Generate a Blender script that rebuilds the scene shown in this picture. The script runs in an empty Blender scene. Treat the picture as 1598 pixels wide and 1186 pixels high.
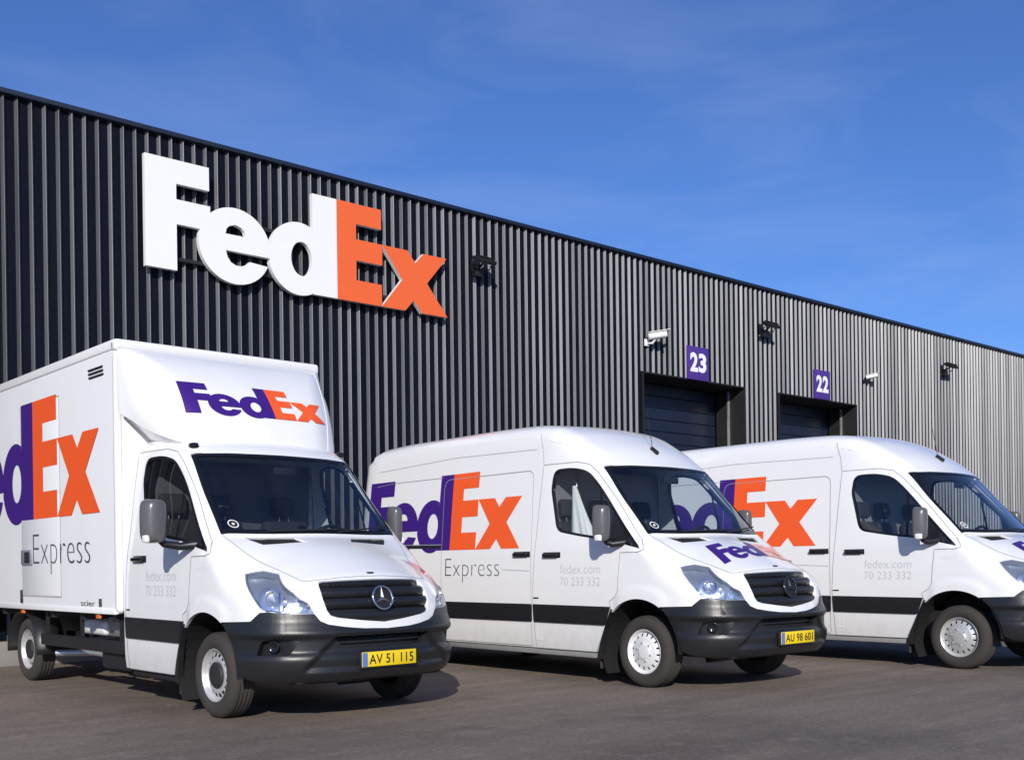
import bpy, bmesh, math, random
import numpy as np
from mathutils import Vector, Matrix
from mathutils.geometry import delaunay_2d_cdt
random.seed(4)
SC = bpy.context.scene
COL = SC.collection

# ---------------------------------------------------------------- camera
CAM_H = 1.209
cd = bpy.data.cameras.new('camera'); cam = bpy.data.objects.new('camera', cd); COL.objects.link(cam)
cd.sensor_width = 36.0; cd.lens = 36.0 * 1702.5 / 1598.0
cd.shift_y = 0.1791; cd.shift_x = 0.0
cd.clip_start = 0.1; cd.clip_end = 3000
YAW = 0.7195; ROLL = math.radians(0.779)
cam.matrix_world = Matrix.Translation((0, 0, CAM_H)) @ Matrix.Rotation(-YAW, 4, 'Z') @ Matrix.Rotation(math.radians(90), 4, 'X') @ Matrix.Rotation(-ROLL, 4, 'Z')
SC.camera = cam

# ---------------------------------------------------------------- sky, sun, exposure
LIGHT = Vector((1.0, 1.15, -0.68)).normalized()          # direction the sunlight travels
ELEV = math.asin(-LIGHT.z)
world = bpy.data.worlds.new('World'); SC.world = world; world.use_nodes = True
nt = world.node_tree; nt.nodes.clear()
sky = nt.nodes.new('ShaderNodeTexSky'); sky.sky_type = 'NISHITA'; sky.sun_disc = False
sky.sun_elevation = ELEV; sky.sun_rotation = math.atan2(-LIGHT.x, -LIGHT.y)
sky.air_density = 1.0; sky.dust_density = 0.4; sky.ozone_density = 8.0; sky.altitude = 0
bg = nt.nodes.new('ShaderNodeBackground'); bg.inputs[1].default_value = 0.12
wo = nt.nodes.new('ShaderNodeOutputWorld')
tint = nt.nodes.new('ShaderNodeMix'); tint.data_type = 'RGBA'; tint.blend_type = 'MULTIPLY'; tint.inputs[0].default_value = 1.0; tint.inputs[7].default_value = (.90, .92, 1.14, 1)
nt.links.new(sky.outputs[0], tint.inputs[6]); 
wt = nt.nodes.new('ShaderNodeTexCoord'); wm = nt.nodes.new('ShaderNodeMapping'); wm.inputs['Scale'].default_value = (2.2, 2.2, 9.0); wm.inputs['Rotation'].default_value = (.12, .2, .5)
wn = nt.nodes.new('ShaderNodeTexNoise'); wn.inputs['Scale'].default_value = 1.6; wn.inputs['Detail'].default_value = 7; wn.inputs['Roughness'].default_value = .55; wn.inputs['Distortion'].default_value = .6
wr = nt.nodes.new('ShaderNodeMapRange'); wr.inputs[1].default_value = .42; wr.inputs[2].default_value = .80; wr.inputs[3].default_value = 0; wr.inputs[4].default_value = .11
veil = nt.nodes.new('ShaderNodeMix'); veil.data_type = 'RGBA'; veil.inputs[7].default_value = (7.5, 8.2, 9.5, 1)      # thin high cirrus
nt.links.new(wt.outputs['Generated'], wm.inputs[0]); nt.links.new(wm.outputs[0], wn.inputs['Vector']); nt.links.new(wn.outputs[0], wr.inputs[0])
nt.links.new(wr.outputs[0], veil.inputs[0]); nt.links.new(tint.outputs[2], veil.inputs[6]); nt.links.new(veil.outputs[2], bg.inputs[0]); nt.links.new(bg.outputs[0], wo.inputs[0])
sd = bpy.data.lights.new('sun', 'SUN'); sd.energy = 4.6; sd.angle = math.radians(0.5); sd.color = (1.0, 0.945, 0.85)
sun = bpy.data.objects.new('sun', sd); COL.objects.link(sun); sun.location = (-20, -20, 30)
sun.rotation_euler = LIGHT.to_track_quat('-Z', 'Y').to_euler()
SC.view_settings.view_transform = 'Standard'; SC.view_settings.look = 'None'
SC.view_settings.gamma = 1.0; SC.view_settings.use_curve_mapping = False
SC.view_settings.exposure = -0.05
SC.cycles.max_bounces = 10; SC.cycles.transparent_max_bounces = 24

# ---------------------------------------------------------------- materials
MATS = {}
def mat(name, col, rough=.5, metal=0., coat=0., var=0., scale=6., bump=0., bscale=200., spec=.5, coatr=.05, dirt=None, emit=None):
    if name in MATS: return MATS[name]
    m = bpy.data.materials.new(name); m.use_nodes = True; n = m.node_tree; b = n.nodes['Principled BSDF']
    b.inputs['Base Color'].default_value = (*col, 1); b.inputs['Roughness'].default_value = rough
    b.inputs['Metallic'].default_value = metal; b.inputs['Specular IOR Level'].default_value = spec
    b.inputs['Coat Weight'].default_value = coat; b.inputs['Coat Roughness'].default_value = coatr
    tc = n.nodes.new('ShaderNodeTexCoord')
    last = None
    if var:
        no = n.nodes.new('ShaderNodeTexNoise'); no.inputs['Scale'].default_value = scale; no.inputs['Detail'].default_value = 6; no.inputs['Roughness'].default_value = .6
        n.links.new(tc.outputs['Object'], no.inputs['Vector'])
        mx = n.nodes.new('ShaderNodeMix'); mx.data_type = 'RGBA'
        mx.inputs[6].default_value = (*[max(0, c * (1 - var)) for c in col], 1); mx.inputs[7].default_value = (*[min(1, c * (1 + var)) for c in col], 1)
        n.links.new(no.outputs[0], mx.inputs[0]); n.links.new(mx.outputs[2], b.inputs['Base Color']); last = mx
        mr = n.nodes.new('ShaderNodeMapRange'); mr.inputs[3].default_value = max(0, rough * .8); mr.inputs[4].default_value = min(1, rough * 1.25)
        n.links.new(no.outputs[0], mr.inputs[0]); n.links.new(mr.outputs[0], b.inputs['Roughness'])
    if dirt:      # road grime: (colour, z top, strength): splashes that thin out upwards, broken up by noise
        dc, zt, st = dirt
        sx = n.nodes.new('ShaderNodeSeparateXYZ'); n.links.new(tc.outputs['Object'], sx.inputs[0])
        mr = n.nodes.new('ShaderNodeMapRange'); mr.inputs[1].default_value = .2; mr.inputs[2].default_value = zt; mr.inputs[3].default_value = 1; mr.inputs[4].default_value = 0
        n.links.new(sx.outputs[2], mr.inputs[0])
        no = n.nodes.new('ShaderNodeTexNoise'); no.inputs['Scale'].default_value = 5; no.inputs['Detail'].default_value = 9; no.inputs['Roughness'].default_value = .7
        n.links.new(tc.outputs['Object'], no.inputs['Vector'])
        mu = n.nodes.new('ShaderNodeMath'); mu.operation = 'MULTIPLY'; n.links.new(mr.outputs[0], mu.inputs[0]); n.links.new(no.outputs[0], mu.inputs[1])
        m2 = n.nodes.new('ShaderNodeMath'); m2.operation = 'MULTIPLY'; m2.inputs[1].default_value = st; n.links.new(mu.outputs[0], m2.inputs[0])
        mx = n.nodes.new('ShaderNodeMix'); mx.data_type = 'RGBA'; mx.inputs[6].default_value = (*col, 1); mx.inputs[7].default_value = (*dc, 1)
        if last: n.links.new(last.outputs[2], mx.inputs[6])
        n.links.new(m2.outputs[0], mx.inputs[0]); n.links.new(mx.outputs[2], b.inputs['Base Color'])
    if bump:
        no = n.nodes.new('ShaderNodeTexNoise'); no.inputs['Scale'].default_value = bscale; no.inputs['Detail'].default_value = 3
        n.links.new(tc.outputs['Object'], no.inputs['Vector'])
        bp = n.nodes.new('ShaderNodeBump'); bp.inputs['Strength'].default_value = bump; bp.inputs['Distance'].default_value = .01
        n.links.new(no.outputs[0], bp.inputs['Height']); n.links.new(bp.outputs[0], b.inputs['Normal'])
    if emit: b.inputs['Emission Color'].default_value = (*emit, 1); b.inputs['Emission Strength'].default_value = 1
    MATS[name] = m; return m
def glass(name, tint, ior=1.5, rough=0.0, extra=0.0):
    if name in MATS: return MATS[name]
    m = bpy.data.materials.new(name); m.use_nodes = True; n = m.node_tree; n.nodes.clear()
    o = n.nodes.new('ShaderNodeOutputMaterial'); t = n.nodes.new('ShaderNodeBsdfTransparent'); t.inputs[0].default_value = (*tint, 1)
    g = n.nodes.new('ShaderNodeBsdfGlossy'); g.inputs['Roughness'].default_value = rough; g.inputs[0].default_value = (1, 1, 1, 1)
    f = n.nodes.new('ShaderNodeFresnel'); ge = n.nodes.new('ShaderNodeNewGeometry'); mi = n.nodes.new('ShaderNodeMix'); mi.inputs[2].default_value = ior; mi.inputs[3].default_value = 1 / ior    # one sheet: same fresnel from both sides
    n.links.new(ge.outputs['Backfacing'], mi.inputs[0]); n.links.new(mi.outputs[0], f.inputs[0])
    a = n.nodes.new('ShaderNodeMath'); a.operation = 'ADD'; a.inputs[1].default_value = extra; a.use_clamp = True
    mx = n.nodes.new('ShaderNodeMixShader')
    n.links.new(f.outputs[0], a.inputs[0]); n.links.new(a.outputs[0], mx.inputs[0]); n.links.new(t.outputs[0], mx.inputs[1]); n.links.new(g.outputs[0], mx.inputs[2]); n.links.new(mx.outputs[0], o.inputs[0])
    MATS[name] = m; return m
GRIME = (.16, .13, .11)
WHITE = mat('white_paint', (.80, .80, .80), .22, coat=.6, var=.02, scale=3, dirt=(GRIME, .85, .55))
BOXWHITE = mat('white_panel', (.76, .765, .775), .38, coat=.15, var=.02, scale=2)
PLASTIC = mat('black_plastic', (.013, .0135, .0155), .33, var=.2, scale=14, bump=.08, bscale=700, dirt=(GRIME, .6, .10))
BLACK = mat('matt_black', (.008, .008, .009), .7)
GLOSSBLACK = mat('gloss_black_trim', (.008, .008, .01), .12)
SEAM = mat('panel_gap', (.30, .30, .305), .8)
RUBBER = mat('tyre_rubber', (.038, .033, .030), .85, var=.35, scale=25, bump=.3, bscale=300)
RIMSILVER = mat('rim_silver', (.58, .58, .57), .38, metal=.45, var=.12, scale=12)
RIMWHITE = mat('rim_pale', (.74, .74, .74), .4, metal=.1, var=.06, scale=15)
HUBGREY = mat('hub_grey', (.022, .022, .023), .5, var=.2)
CHROME = mat('chrome', (.75, .76, .78), .14, metal=1.)
DARKCHROME = mat('dark_chrome', (.12, .125, .15), .18, metal=.9)
REFLECTOR = mat('lamp_reflector', (.74, .77, .82), .22, metal=.85)
LAMPGREY = mat('lamp_housing', (.36, .39, .45), .30, metal=.45)
AMBER = mat('amber_lens', (.75, .16, .02), .25, coat=.5)
PURPLE = mat('purple_vinyl', (.045, .012, .19), .35, var=.04)
ORANGE = mat('orange_vinyl', (.86, .105, .02), .35, var=.03)
PALEORANGE = mat('pale_orange_vinyl', (.84, .42, .32), .35)
GREYVINYL = mat('dark_grey_vinyl', (.07, .072, .085), .45)
PALEVINYL = mat('pale_grey_vinyl', (.50, .505, .52), .45)
PALERVINYL = mat('very_pale_grey_vinyl', (.72, .725, .735), .45)
YELLOW = mat('plate_yellow', (.80, .58, .012), .4)
BLUE = mat('plate_blue', (.10, .20, .52), .4)
PLATEINK = mat('plate_ink', (.015, .014, .012), .5)
SEATCLOTH = mat('seat_cloth', (.018, .018, .022), .9, var=.3, scale=40)
INTERIOR = mat('cab_interior', (.075, .077, .085), .75, var=.15, scale=8)
BULKHEAD = mat('grey_bulkhead', (.22, .225, .235), .6, var=.08)
CLOTH = mat('white_cloth', (.78, .78, .77), .85)
MIRRORPL = mat('mirror_plastic', (.10, .10, .103), .26, var=.1, scale=9)
MIRRORGL = mat('mirror_glass', (.8, .82, .85), .03, metal=1.)
CHASSIS = mat('chassis_black', (.013, .013, .015), .55, var=.3, scale=9)
SILLGREY = mat('sill_grey', (.22, .22, .22), .5, var=.15, scale=7)
ALU = mat('aluminium', (.58, .59, .60), .4, metal=.8, var=.1)
GLASS = glass('window_glass', (.80, .84, .85), 1.5, extra=.03)
WSGLASS = glass('windscreen_glass', (.74, .81, .86), 1.5, extra=.04)
LENS = glass('lamp_lens', (.86, .885, .92), 1.5, extra=.05)
# ---------------------------------------------------------------- object helpers
def tag(o, label=None, category=None, group=None, kind=None):
    if label: o['label'] = label
    if category: o['category'] = category
    if group: o['group'] = group
    if kind: o['kind'] = kind
    return o
def empty(name, loc=(0, 0, 0), rz=0.):
    o = bpy.data.objects.new(name, None); COL.objects.link(o); o.location = loc; o.rotation_euler = (0, 0, rz); o.empty_display_size = .3
    return o
def link(name, me, parent=None, material=None):
    o = bpy.data.objects.new(name, me); COL.objects.link(o)
    if parent is not None: o.parent = parent
    if material is not None and not me.materials: me.materials.append(material)
    return o
def pyobj(name, verts, faces, material, parent=None, smooth=False, mats=None, fm=None):
    me = bpy.data.meshes.new(name); me.from_pydata([tuple(map(float, v)) for v in verts], [], [list(map(int, f)) for f in faces])
    for m in (mats or [material]): me.materials.append(m)
    if fm is not None: me.polygons.foreach_set('material_index', fm)
    if smooth: me.polygons.foreach_set('use_smooth', [True] * len(me.polygons))
    me.update(); return link(name, me, parent)
def bmobj(name, bm, material, parent=None, smooth=False, angle=35):
    bmesh.ops.recalc_face_normals(bm, faces=bm.faces[:])
    if smooth:
        for f in bm.faces: f.smooth = True
        for e in bm.edges:
            if len(e.link_faces) == 2 and e.calc_face_angle(0) > math.radians(angle): e.smooth = False
    me = bpy.data.meshes.new(name); bm.to_mesh(me); bm.free(); me.materials.append(material)
    return link(name, me, parent)
def bm_box(bm, x0, x1, y0, y1, z0, z1, bev=0., seg=2, M=None):
    r = bmesh.ops.create_cube(bm, size=1.0); vs = r['verts']
    for v in vs: v.co = Vector(((x0 + x1) / 2 + v.co.x * (x1 - x0), (y0 + y1) / 2 + v.co.y * (y1 - y0), (z0 + z1) / 2 + v.co.z * (z1 - z0)))
    if bev:
        es = list({e for v in vs for e in v.link_edges})
        q = bmesh.ops.bevel(bm, geom=es, offset=bev, segments=seg, affect='EDGES', profile=.5); vs = list({v for f in q['faces'] for v in f.verts} | {v for v in vs if v.is_valid})
    if M is not None:
        for v in vs: v.co = M @ v.co
    return vs
def box(name, x0, x1, y0, y1, z0, z1, material, parent=None, bev=0., seg=2, M=None, smooth=None):
    bm = bmesh.new(); bm_box(bm, x0, x1, y0, y1, z0, z1, bev, seg, M)
    return bmobj(name, bm, material, parent, smooth=bool(bev) if smooth is None else smooth)
def tube_bm(bm, pts, r, n=10, closed=False):
    pts = [Vector(p) for p in pts]; rings = []; N = len(pts)
    rr = r if hasattr(r, '__len__') else [r] * N
    up = Vector((0, 0, 1))
    for i, p in enumerate(pts):
        a = pts[(i - 1) % N] if (closed or i > 0) else p; b = pts[(i + 1) % N] if (closed or i < N - 1) else p
        t = (b - a).normalized(); s = t.cross(up)
        if s.length < 1e-3: s = t.cross(Vector((1, 0, 0)))
        s.normalize(); w = s.cross(t)
        rings.append([bm.verts.new(p + (s * math.cos(2 * math.pi * k / n) + w * math.sin(2 * math.pi * k / n)) * rr[i]) for k in range(n)])
    for i in range(N if closed else N - 1):
        A, B = rings[i], rings[(i + 1) % N]
        for k in range(n): bm.faces.new((A[k], A[(k + 1) % n], B[(k + 1) % n], B[k]))
    if not closed: bm.faces.new(rings[0][::-1]); bm.faces.new(rings[-1])
def tube(name, pts, r, material, parent=None, n=10, closed=False):
    bm = bmesh.new(); tube_bm(bm, pts, r, n, closed); return bmobj(name, bm, material, parent, smooth=True, angle=60)
def lathe_x(prof, n=48, skip=None):
    """revolve (r, x) profile about the x axis; skip(i, k) leaves a face out"""
    V = []; Fc = []
    for (r, x) in prof:
        for k in range(n):
            a = 2 * math.pi * k / n; V.append((x, r * math.cos(a), r * math.sin(a)))
    for i in range(len(prof) - 1):
        for k in range(n):
            if skip and skip(i, k): continue
            k2 = (k + 1) % n; Fc.append((i * n + k, i * n + k2, (i + 1) * n + k2, (i + 1) * n + k))
    return V, Fc
def loft_grid(rows, close=False):
    n = len(rows[0]); V = [p for r in rows for p in r]; Fc = []
    for i in range(len(rows) - 1):
        for k in range(n if close else n - 1):
            k2 = (k + 1) % n; Fc.append((i * n + k, i * n + k2, (i + 1) * n + k2, (i + 1) * n + k))
    return V, Fc
# ---------------------------------------------------------------- flat shapes: triangulated regions of a plane
def dens(poly, h, closed=True):
    out = []; P = [np.array(p, float) for p in poly]; n = len(P)
    for i in range(n if closed else n - 1):
        a, b = P[i], P[(i + 1) % n]; k = max(1, int(math.ceil(np.linalg.norm(b - a) / h)))
        for j in range(k): out.append(a + (b - a) * j / k)
    if not closed: out.append(P[-1])
    return np.array(out)
def inpoly(pts, poly):
    poly = np.asarray(poly, float); x, y = pts[:, 0], pts[:, 1]; c = np.zeros(len(pts), bool)
    x0, y0 = poly[:, 0], poly[:, 1]; x1, y1 = np.roll(x0, -1), np.roll(y0, -1)
    for a, b, p, q in zip(x0, y0, x1, y1):
        if b == q: continue
        m = (b > y) != (q > y); xx = a + (y - b) * (p - a) / (q - b); c ^= m & (x < xx)
    return c
def region(loops, keep, h, grid=None):
    """CDT over the given closed loops; keep(centroids)->bool; grid spacing of inner points"""
    V = []; E = []
    for lp in loops:
        s = len(V); V += [Vector((float(p[0]), float(p[1]))) for p in lp]; n = len(lp); E += [(s + i, s + (i + 1) % n) for i in range(n)]
    if grid:
        allp = np.vstack([np.asarray(l) for l in loops]); lo = allp.min(0); hi = allp.max(0)
        gx = np.arange(lo[0] + grid * .53, hi[0], grid); gy = np.arange(lo[1] + grid * .47, hi[1], grid)
        if len(gx) and len(gy):
            G = np.stack(np.meshgrid(gx, gy), -1).reshape(-1, 2); G = G[keep(G)]
            if len(G):
                d = np.full(len(G), 9.)
                for p in allp: d = np.minimum(d, np.hypot(G[:, 0] - p[0], G[:, 1] - p[1]))
                G = G[d > .45 * min(grid, h * 1.2)]
                V += [Vector((float(a), float(b))) for a, b in G]
    r = delaunay_2d_cdt(V, E, [], 0, 1e-6)
    P = np.array([(v.x, v.y) for v in r[0]]); T = np.array([f for f in r[2]], int)
    c = P[T].mean(1); T = T[keep(c)]
    a = P[T]; ar = (a[:, 1, 0] - a[:, 0, 0]) * (a[:, 2, 1] - a[:, 0, 1]) - (a[:, 2, 0] - a[:, 0, 0]) * (a[:, 1, 1] - a[:, 0, 1])
    T = T[np.abs(ar) > 1e-9]; ar = ar[np.abs(ar) > 1e-9]; T[ar < 0] = T[ar < 0][:, ::-1]
    used = np.unique(T); mp = np.full(len(P), -1); mp[used] = np.arange(len(used))
    return P[used], mp[T]
def ell(cx, cy, rx, ry, a0=0, a1=360, n=40):
    return [(cx + rx * math.cos(math.radians(a0 + (a1 - a0) * i / n)), cy + ry * math.sin(math.radians(a0 + (a1 - a0) * i / n))) for i in range(n + (0 if abs(a1 - a0) == 360 else 1))]
def rrect(x0, x1, y0, y1, r, n=5):
    return ell(x1 - r, y0 + r, r, r, -90, 0, n) + ell(x1 - r, y1 - r, r, r, 0, 90, n) + ell(x0 + r, y1 - r, r, r, 90, 180, n) + ell(x0 + r, y0 + r, r, r, 180, 270, n)
def round_poly(poly, r, n=4):
    """round every corner; r a number or list"""
    P = [np.array(p, float) for p in poly]; N = len(P); out = []
    for i in range(N):
        rr = r[i] if hasattr(r, '__len__') else r
        a, b, c = P[i - 1], P[i], P[(i + 1) % N]; u = a - b; v = c - b; lu, lv = np.linalg.norm(u), np.linalg.norm(v)
        d = min(rr, lu * .48, lv * .48)
        if d < 1e-4: out.append(b); continue
        p0 = b + u / lu * d; p1 = b + v / lv * d
        for k in range(n + 1):
            t = k / n; out.append((1 - t) ** 2 * p0 + 2 * t * (1 - t) * b + t * t * p1)
    return np.array(out)
def offset_poly(poly, d):
    """shift outline along its inward normal by d (any winding)"""
    P = np.asarray(poly, float); A = .5 * np.sum(P[:, 0] * np.roll(P[:, 1], -1) - np.roll(P[:, 0], -1) * P[:, 1]); s = 1 if A > 0 else -1
    e = np.roll(P, -1, 0) - P; e /= np.maximum(np.linalg.norm(e, axis=1), 1e-9)[:, None]; n = np.stack([-e[:, 1], e[:, 0]], 1) * s
    m = n + np.roll(n, 1, 0); m /= np.maximum(np.linalg.norm(m, axis=1), 1e-9)[:, None]; k = np.clip((m * n).sum(1), .45, 1)
    return P + m * (d / k)[:, None]
# ---------------------------------------------------------------- the parcel-company letters, cap height 1
def _glyphs():
    F = [(0, 1), (.612, 1), (.612, .785), (.293, .785), (.293, .645), (.62, .645), (.62, .42), (.293, .42), (.293, 0), (0, 0)]
    eo = ell(.87, .325, .366, .357, 0, 360, 56)
    e = [(1.232, .272)] + ell(.87, .325, .366, .357, 0, 337, 50) + [(1.015, .20)] + [(.985, .168), (.935, .146), (.875, .143), (.825, .165), (.79, .21), (.772, .272)]
    eh = [(.772, .427), (.978, .427), (.966, .475), (.935, .508), (.875, .525), (.815, .508), (.783, .475)]
    d = [(1.705, 1), (1.985, 1), (1.985, 0), (1.712, 0), (1.705, .052)] + ell(1.553, .325, .338, .357, -62, -298, 44) + [(1.705, .60)]
    dh = ell(1.578, .328, .116, .168, 0, 360, 32)
    E = [(1.985, 1), (2.525, 1), (2.525, .795), (2.215, .795), (2.215, .64), (2.535, .64), (2.535, .425), (2.215, .425), (2.215, .222), (2.525, .222), (2.525, 0), (1.985, 0)]
    x = [(2.535, .64), (2.862, .64), (2.958, .522), (3.068, .64), (3.38, .64), (3.112, .33), (3.385, 0), (3.04, 0), (2.934, .122), (2.822, 0), (2.525, 0), (2.785, .318)]
    return F, eo, e, eh, d, dh, E, x
GF, GEO, Ge, GEH, Gd, GDH, GE, Gx = _glyphs()
def glyph_region(ch, h=9., grid=None, gap=0.):
    spec = {'F': ([GF, GEO], lambda c: inpoly(c, GF) & ~inpoly(c, GEO)), 'e': ([Ge, GEH], lambda c: inpoly(c, Ge) & ~inpoly(c, GEH)),
            'd': ([Gd, GDH, GEO], lambda c: inpoly(c, Gd) & ~inpoly(c, GDH) & ~inpoly(c, GEO)), 'E': ([GE], lambda c: inpoly(c, GE)), 'x': ([Gx, GE], lambda c: inpoly(c, Gx) & ~inpoly(c, GE))}
    lp, keep = spec[ch]
    return region([dens(l, h) if h < 5 else np.array(l, float) for l in lp], keep, h, grid)
TXT = {}
def text2d(s, offset=0., space=1.):
    key = (s, offset, space)
    if key not in TXT:
        cu = bpy.data.curves.new('text_tmp', 'FONT'); cu.body = s; cu.size = 1.; cu.offset = offset; cu.space_character = space; cu.resolution_u = 4
        o = bpy.data.objects.new('text_tmp', cu); COL.objects.link(o)
        bpy.context.view_layer.update()
        me = o.evaluated_get(bpy.context.evaluated_depsgraph_get()).to_mesh()
        V = np.array([v.co[:2] for v in me.vertices]); Fc = [list(p.vertices) for p in me.polygons]
        bpy.data.objects.remove(o); bpy.data.curves.remove(cu)
        lo, hi = V.min(0), V.max(0); V = (V - lo) / (hi - lo)
        TXT[key] = (V, Fc)
    return TXT[key]
def text_obj(name, s, place, material, parent, offset=0., space=1., flip=False, split=True):
    V, Fc = text2d(s, offset, space); P = np.array(place(V), float)
    if split:                        # one object for each printed character
        up = list(range(len(V)))
        def root(i):
            while up[i] != i: up[i] = up[up[i]]; i = up[i]
            return i
        for f in Fc:
            for j in f[1:]: up[root(j)] = root(f[0])
        gr = {}
        for f in Fc: gr.setdefault(root(f[0]), []).append(f)
        for fs in gr.values():
            ids = sorted({i for f in fs for i in f}); mp = {i: k for k, i in enumerate(ids)}
            o = pyobj(name, P[ids], [[mp[i] for i in (f[::-1] if flip else f)] for f in fs], material, parent)
        return o
    return pyobj(name, P, [f[::-1] for f in Fc] if flip else Fc, material, parent)
# ================================================================ GROUND
def asphalt():
    m = bpy.data.materials.new('asphalt'); m.use_nodes = True; n = m.node_tree; b = n.nodes['Principled BSDF']; L = n.links.new
    tc = n.nodes.new('ShaderNodeTexCoord')
    def noise(scale, detail, rough, vec=None, sc=None):
        t = n.nodes.new('ShaderNodeTexNoise'); t.inputs['Scale'].default_value = scale; t.inputs['Detail'].default_value = detail; t.inputs['Roughness'].default_value = rough
        if sc:
            mp = n.nodes.new('ShaderNodeMapping'); mp.inputs['Scale'].default_value = sc; mp.inputs['Rotation'].default_value = (0, 0, math.radians(-6)); L(tc.outputs['Object'], mp.inputs[0]); L(mp.outputs[0], t.inputs['Vector'])
        else: L(tc.outputs['Object'], t.inputs['Vector'])
        return t
    big = noise(.35, 5, .6); streak = noise(1.0, 6, .65, sc=(.35, 3.2, 1)); fine = noise(90, 4, .75); mid = noise(4.5, 7, .72)
    vo = n.nodes.new('ShaderNodeTexVoronoi'); vo.inputs['Scale'].default_value = 110; L(tc.outputs['Object'], vo.inputs['Vector'])
    def mix(a, b_, f, blend='MIX', fac=None):
        x = n.nodes.new('ShaderNodeMix'); x.data_type = 'RGBA'; x.blend_type = blend
        for i, v in ((6, a), (7, b_)):
            if isinstance(v, tuple): x.inputs[i].default_value = (*v, 1)
            else: L(v, x.inputs[i])
        if isinstance(f, float): x.inputs[0].default_value = f
        else: L(f, x.inputs[0])
        return x.outputs[2]
    def ramp(src, p0, p1, lo=0., hi=1.):
        r = n.nodes.new('ShaderNodeMapRange'); r.inputs[1].default_value = p0; r.inputs[2].default_value = p1; r.inputs[3].default_value = lo; r.inputs[4].default_value = hi; L(src, r.inputs[0]); return r.outputs[0]
    c = mix((.178, .143, .112), (.258, .212, .168), ramp(streak.outputs[0], .35, .68))
    c = mix(c, (.116, .093, .074), ramp(big.outputs[0], .46, .66, 0, .7))
    c = mix(c, (.32, .265, .215), ramp(mid.outputs[0], .52, .68, 0, .55))
    grit = noise(26, 8, .85); c = mix(c, (.07, .06, .054), ramp(grit.outputs[0], .50, .66, 0, .75)); c = mix(c, (.35, .30, .25), ramp(grit.outputs[0], .47, .36, 0, .5))
    c = mix(c, (.05, .045, .043), ramp(fine.outputs[0], .50, .72, 0, .6))
    st = noise(.9, 3, .5); c = mix(c, (.075, .064, .058), ramp(st.outputs[0], .64, .72, 0, .6))
    c = mix(c, (.27, .25, .235), ramp(vo.outputs['Distance'], .16, .04, 0, .35))
    L(c, b.inputs['Base Color']); b.inputs['Roughness'].default_value = .88; b.inputs['Specular IOR Level'].default_value = .3
    bp = n.nodes.new('ShaderNodeBump'); bp.inputs['Strength'].default_value = .55; bp.inputs['Distance'].default_value = .006
    L(fine.outputs[0], bp.inputs['Height']); L(bp.outputs[0], b.inputs['Normal']); return m
g = pyobj('ground', [(-700, -700, 0), (900, -700, 0), (900, 900, 0), (-700, 900, 0)], [(0, 1, 2, 3)], asphalt()); tag(g, kind='structure')

# ================================================================ WAREHOUSE
WY = 14.5; TOPZ = 7.26; PITCH = .1705; DEPTH = .045
def cladding_mat(name, c0, c1, metal, spec, r0, r1):
    m = bpy.data.materials.new(name); m.use_nodes = True; n = m.node_tree; b = n.nodes['Principled BSDF']; L = n.links.new
    oi = n.nodes.new('ShaderNodeObjectInfo'); geo = n.nodes.new('ShaderNodeNewGeometry')
    mp = n.nodes.new('ShaderNodeMapping'); mp.inputs['Scale'].default_value = (14, 14, .5); L(geo.outputs['Position'], mp.inputs[0])
    no = n.nodes.new('ShaderNodeTexNoise'); no.inputs['Scale'].default_value = 1; no.inputs['Detail'].default_value = 5; L(mp.outputs[0], no.inputs['Vector'])
    ad = n.nodes.new('ShaderNodeMath'); ad.operation = 'MULTIPLY_ADD'; ad.inputs[1].default_value = .7; L(oi.outputs['Random'], ad.inputs[0]); L(no.outputs[0], ad.inputs[2])
    sb = n.nodes.new('ShaderNodeMath'); sb.operation = 'SUBTRACT'; sb.inputs[1].default_value = .35; sb.use_clamp = True; L(ad.outputs[0], sb.inputs[0])
    mx = n.nodes.new('ShaderNodeMix'); mx.data_type = 'RGBA'; mx.inputs[6].default_value = (*c0, 1); mx.inputs[7].default_value = (*c1, 1); L(sb.outputs[0], mx.inputs[0])
    L(mx.outputs[2], b.inputs['Base Color'])
    b.inputs['Metallic'].default_value = metal; b.inputs['Specular IOR Level'].default_value = spec
    mr = n.nodes.new('ShaderNodeMapRange'); mr.inputs[3].default_value = r0; mr.inputs[4].default_value = r1; L(no.outputs[0], mr.inputs[0]); L(mr.outputs[0], b.inputs['Roughness'])
    return m
CLAD = cladding_mat('navy_black_sheet', (.0035, .0045, .009), (.006, .0075, .014), 0., .12, .42, .55)
RIB = cladding_mat('grey_metallic_rib', (.095, .097, .103), (.225, .227, .236), .9, .6, .46, .54)
NAVY = mat('dark_navy_flashing', (.008, .013, .028), .4, var=.2)
NAVYDOOR = mat('navy_door_slats', (.007, .012, .030), .42, var=.15, scale=3)
REVEAL = mat('dock_reveal_rubber', (.0105, .0092, .0085), .7, var=.5, scale=4)
CONCRETE = mat('concrete_plinth', (.23, .22, .21), .85, var=.2, scale=4)
ROOFGREY = mat('roof_membrane', (.12, .12, .125), .9, var=.2)
wh = empty('warehouse', (15, WY + .6, 0)); tag(wh, 'long dark ribbed metal warehouse with two loading doors', 'building')
bpy.context.view_layer.update()
def wchild(o):
    o.parent = wh; o.matrix_parent_inverse = wh.matrix_world.inverted(); return o
def panel(xa, xb, z0, z1):
    wchild(pyobj('cladding_panel', [(xa, WY + DEPTH, z0), (xb, WY + DEPTH, z0), (xb, WY + DEPTH, z1), (xa, WY + DEPTH, z1)], [(0, 1, 2, 3)], CLAD))
RIBMESH = {}
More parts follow.
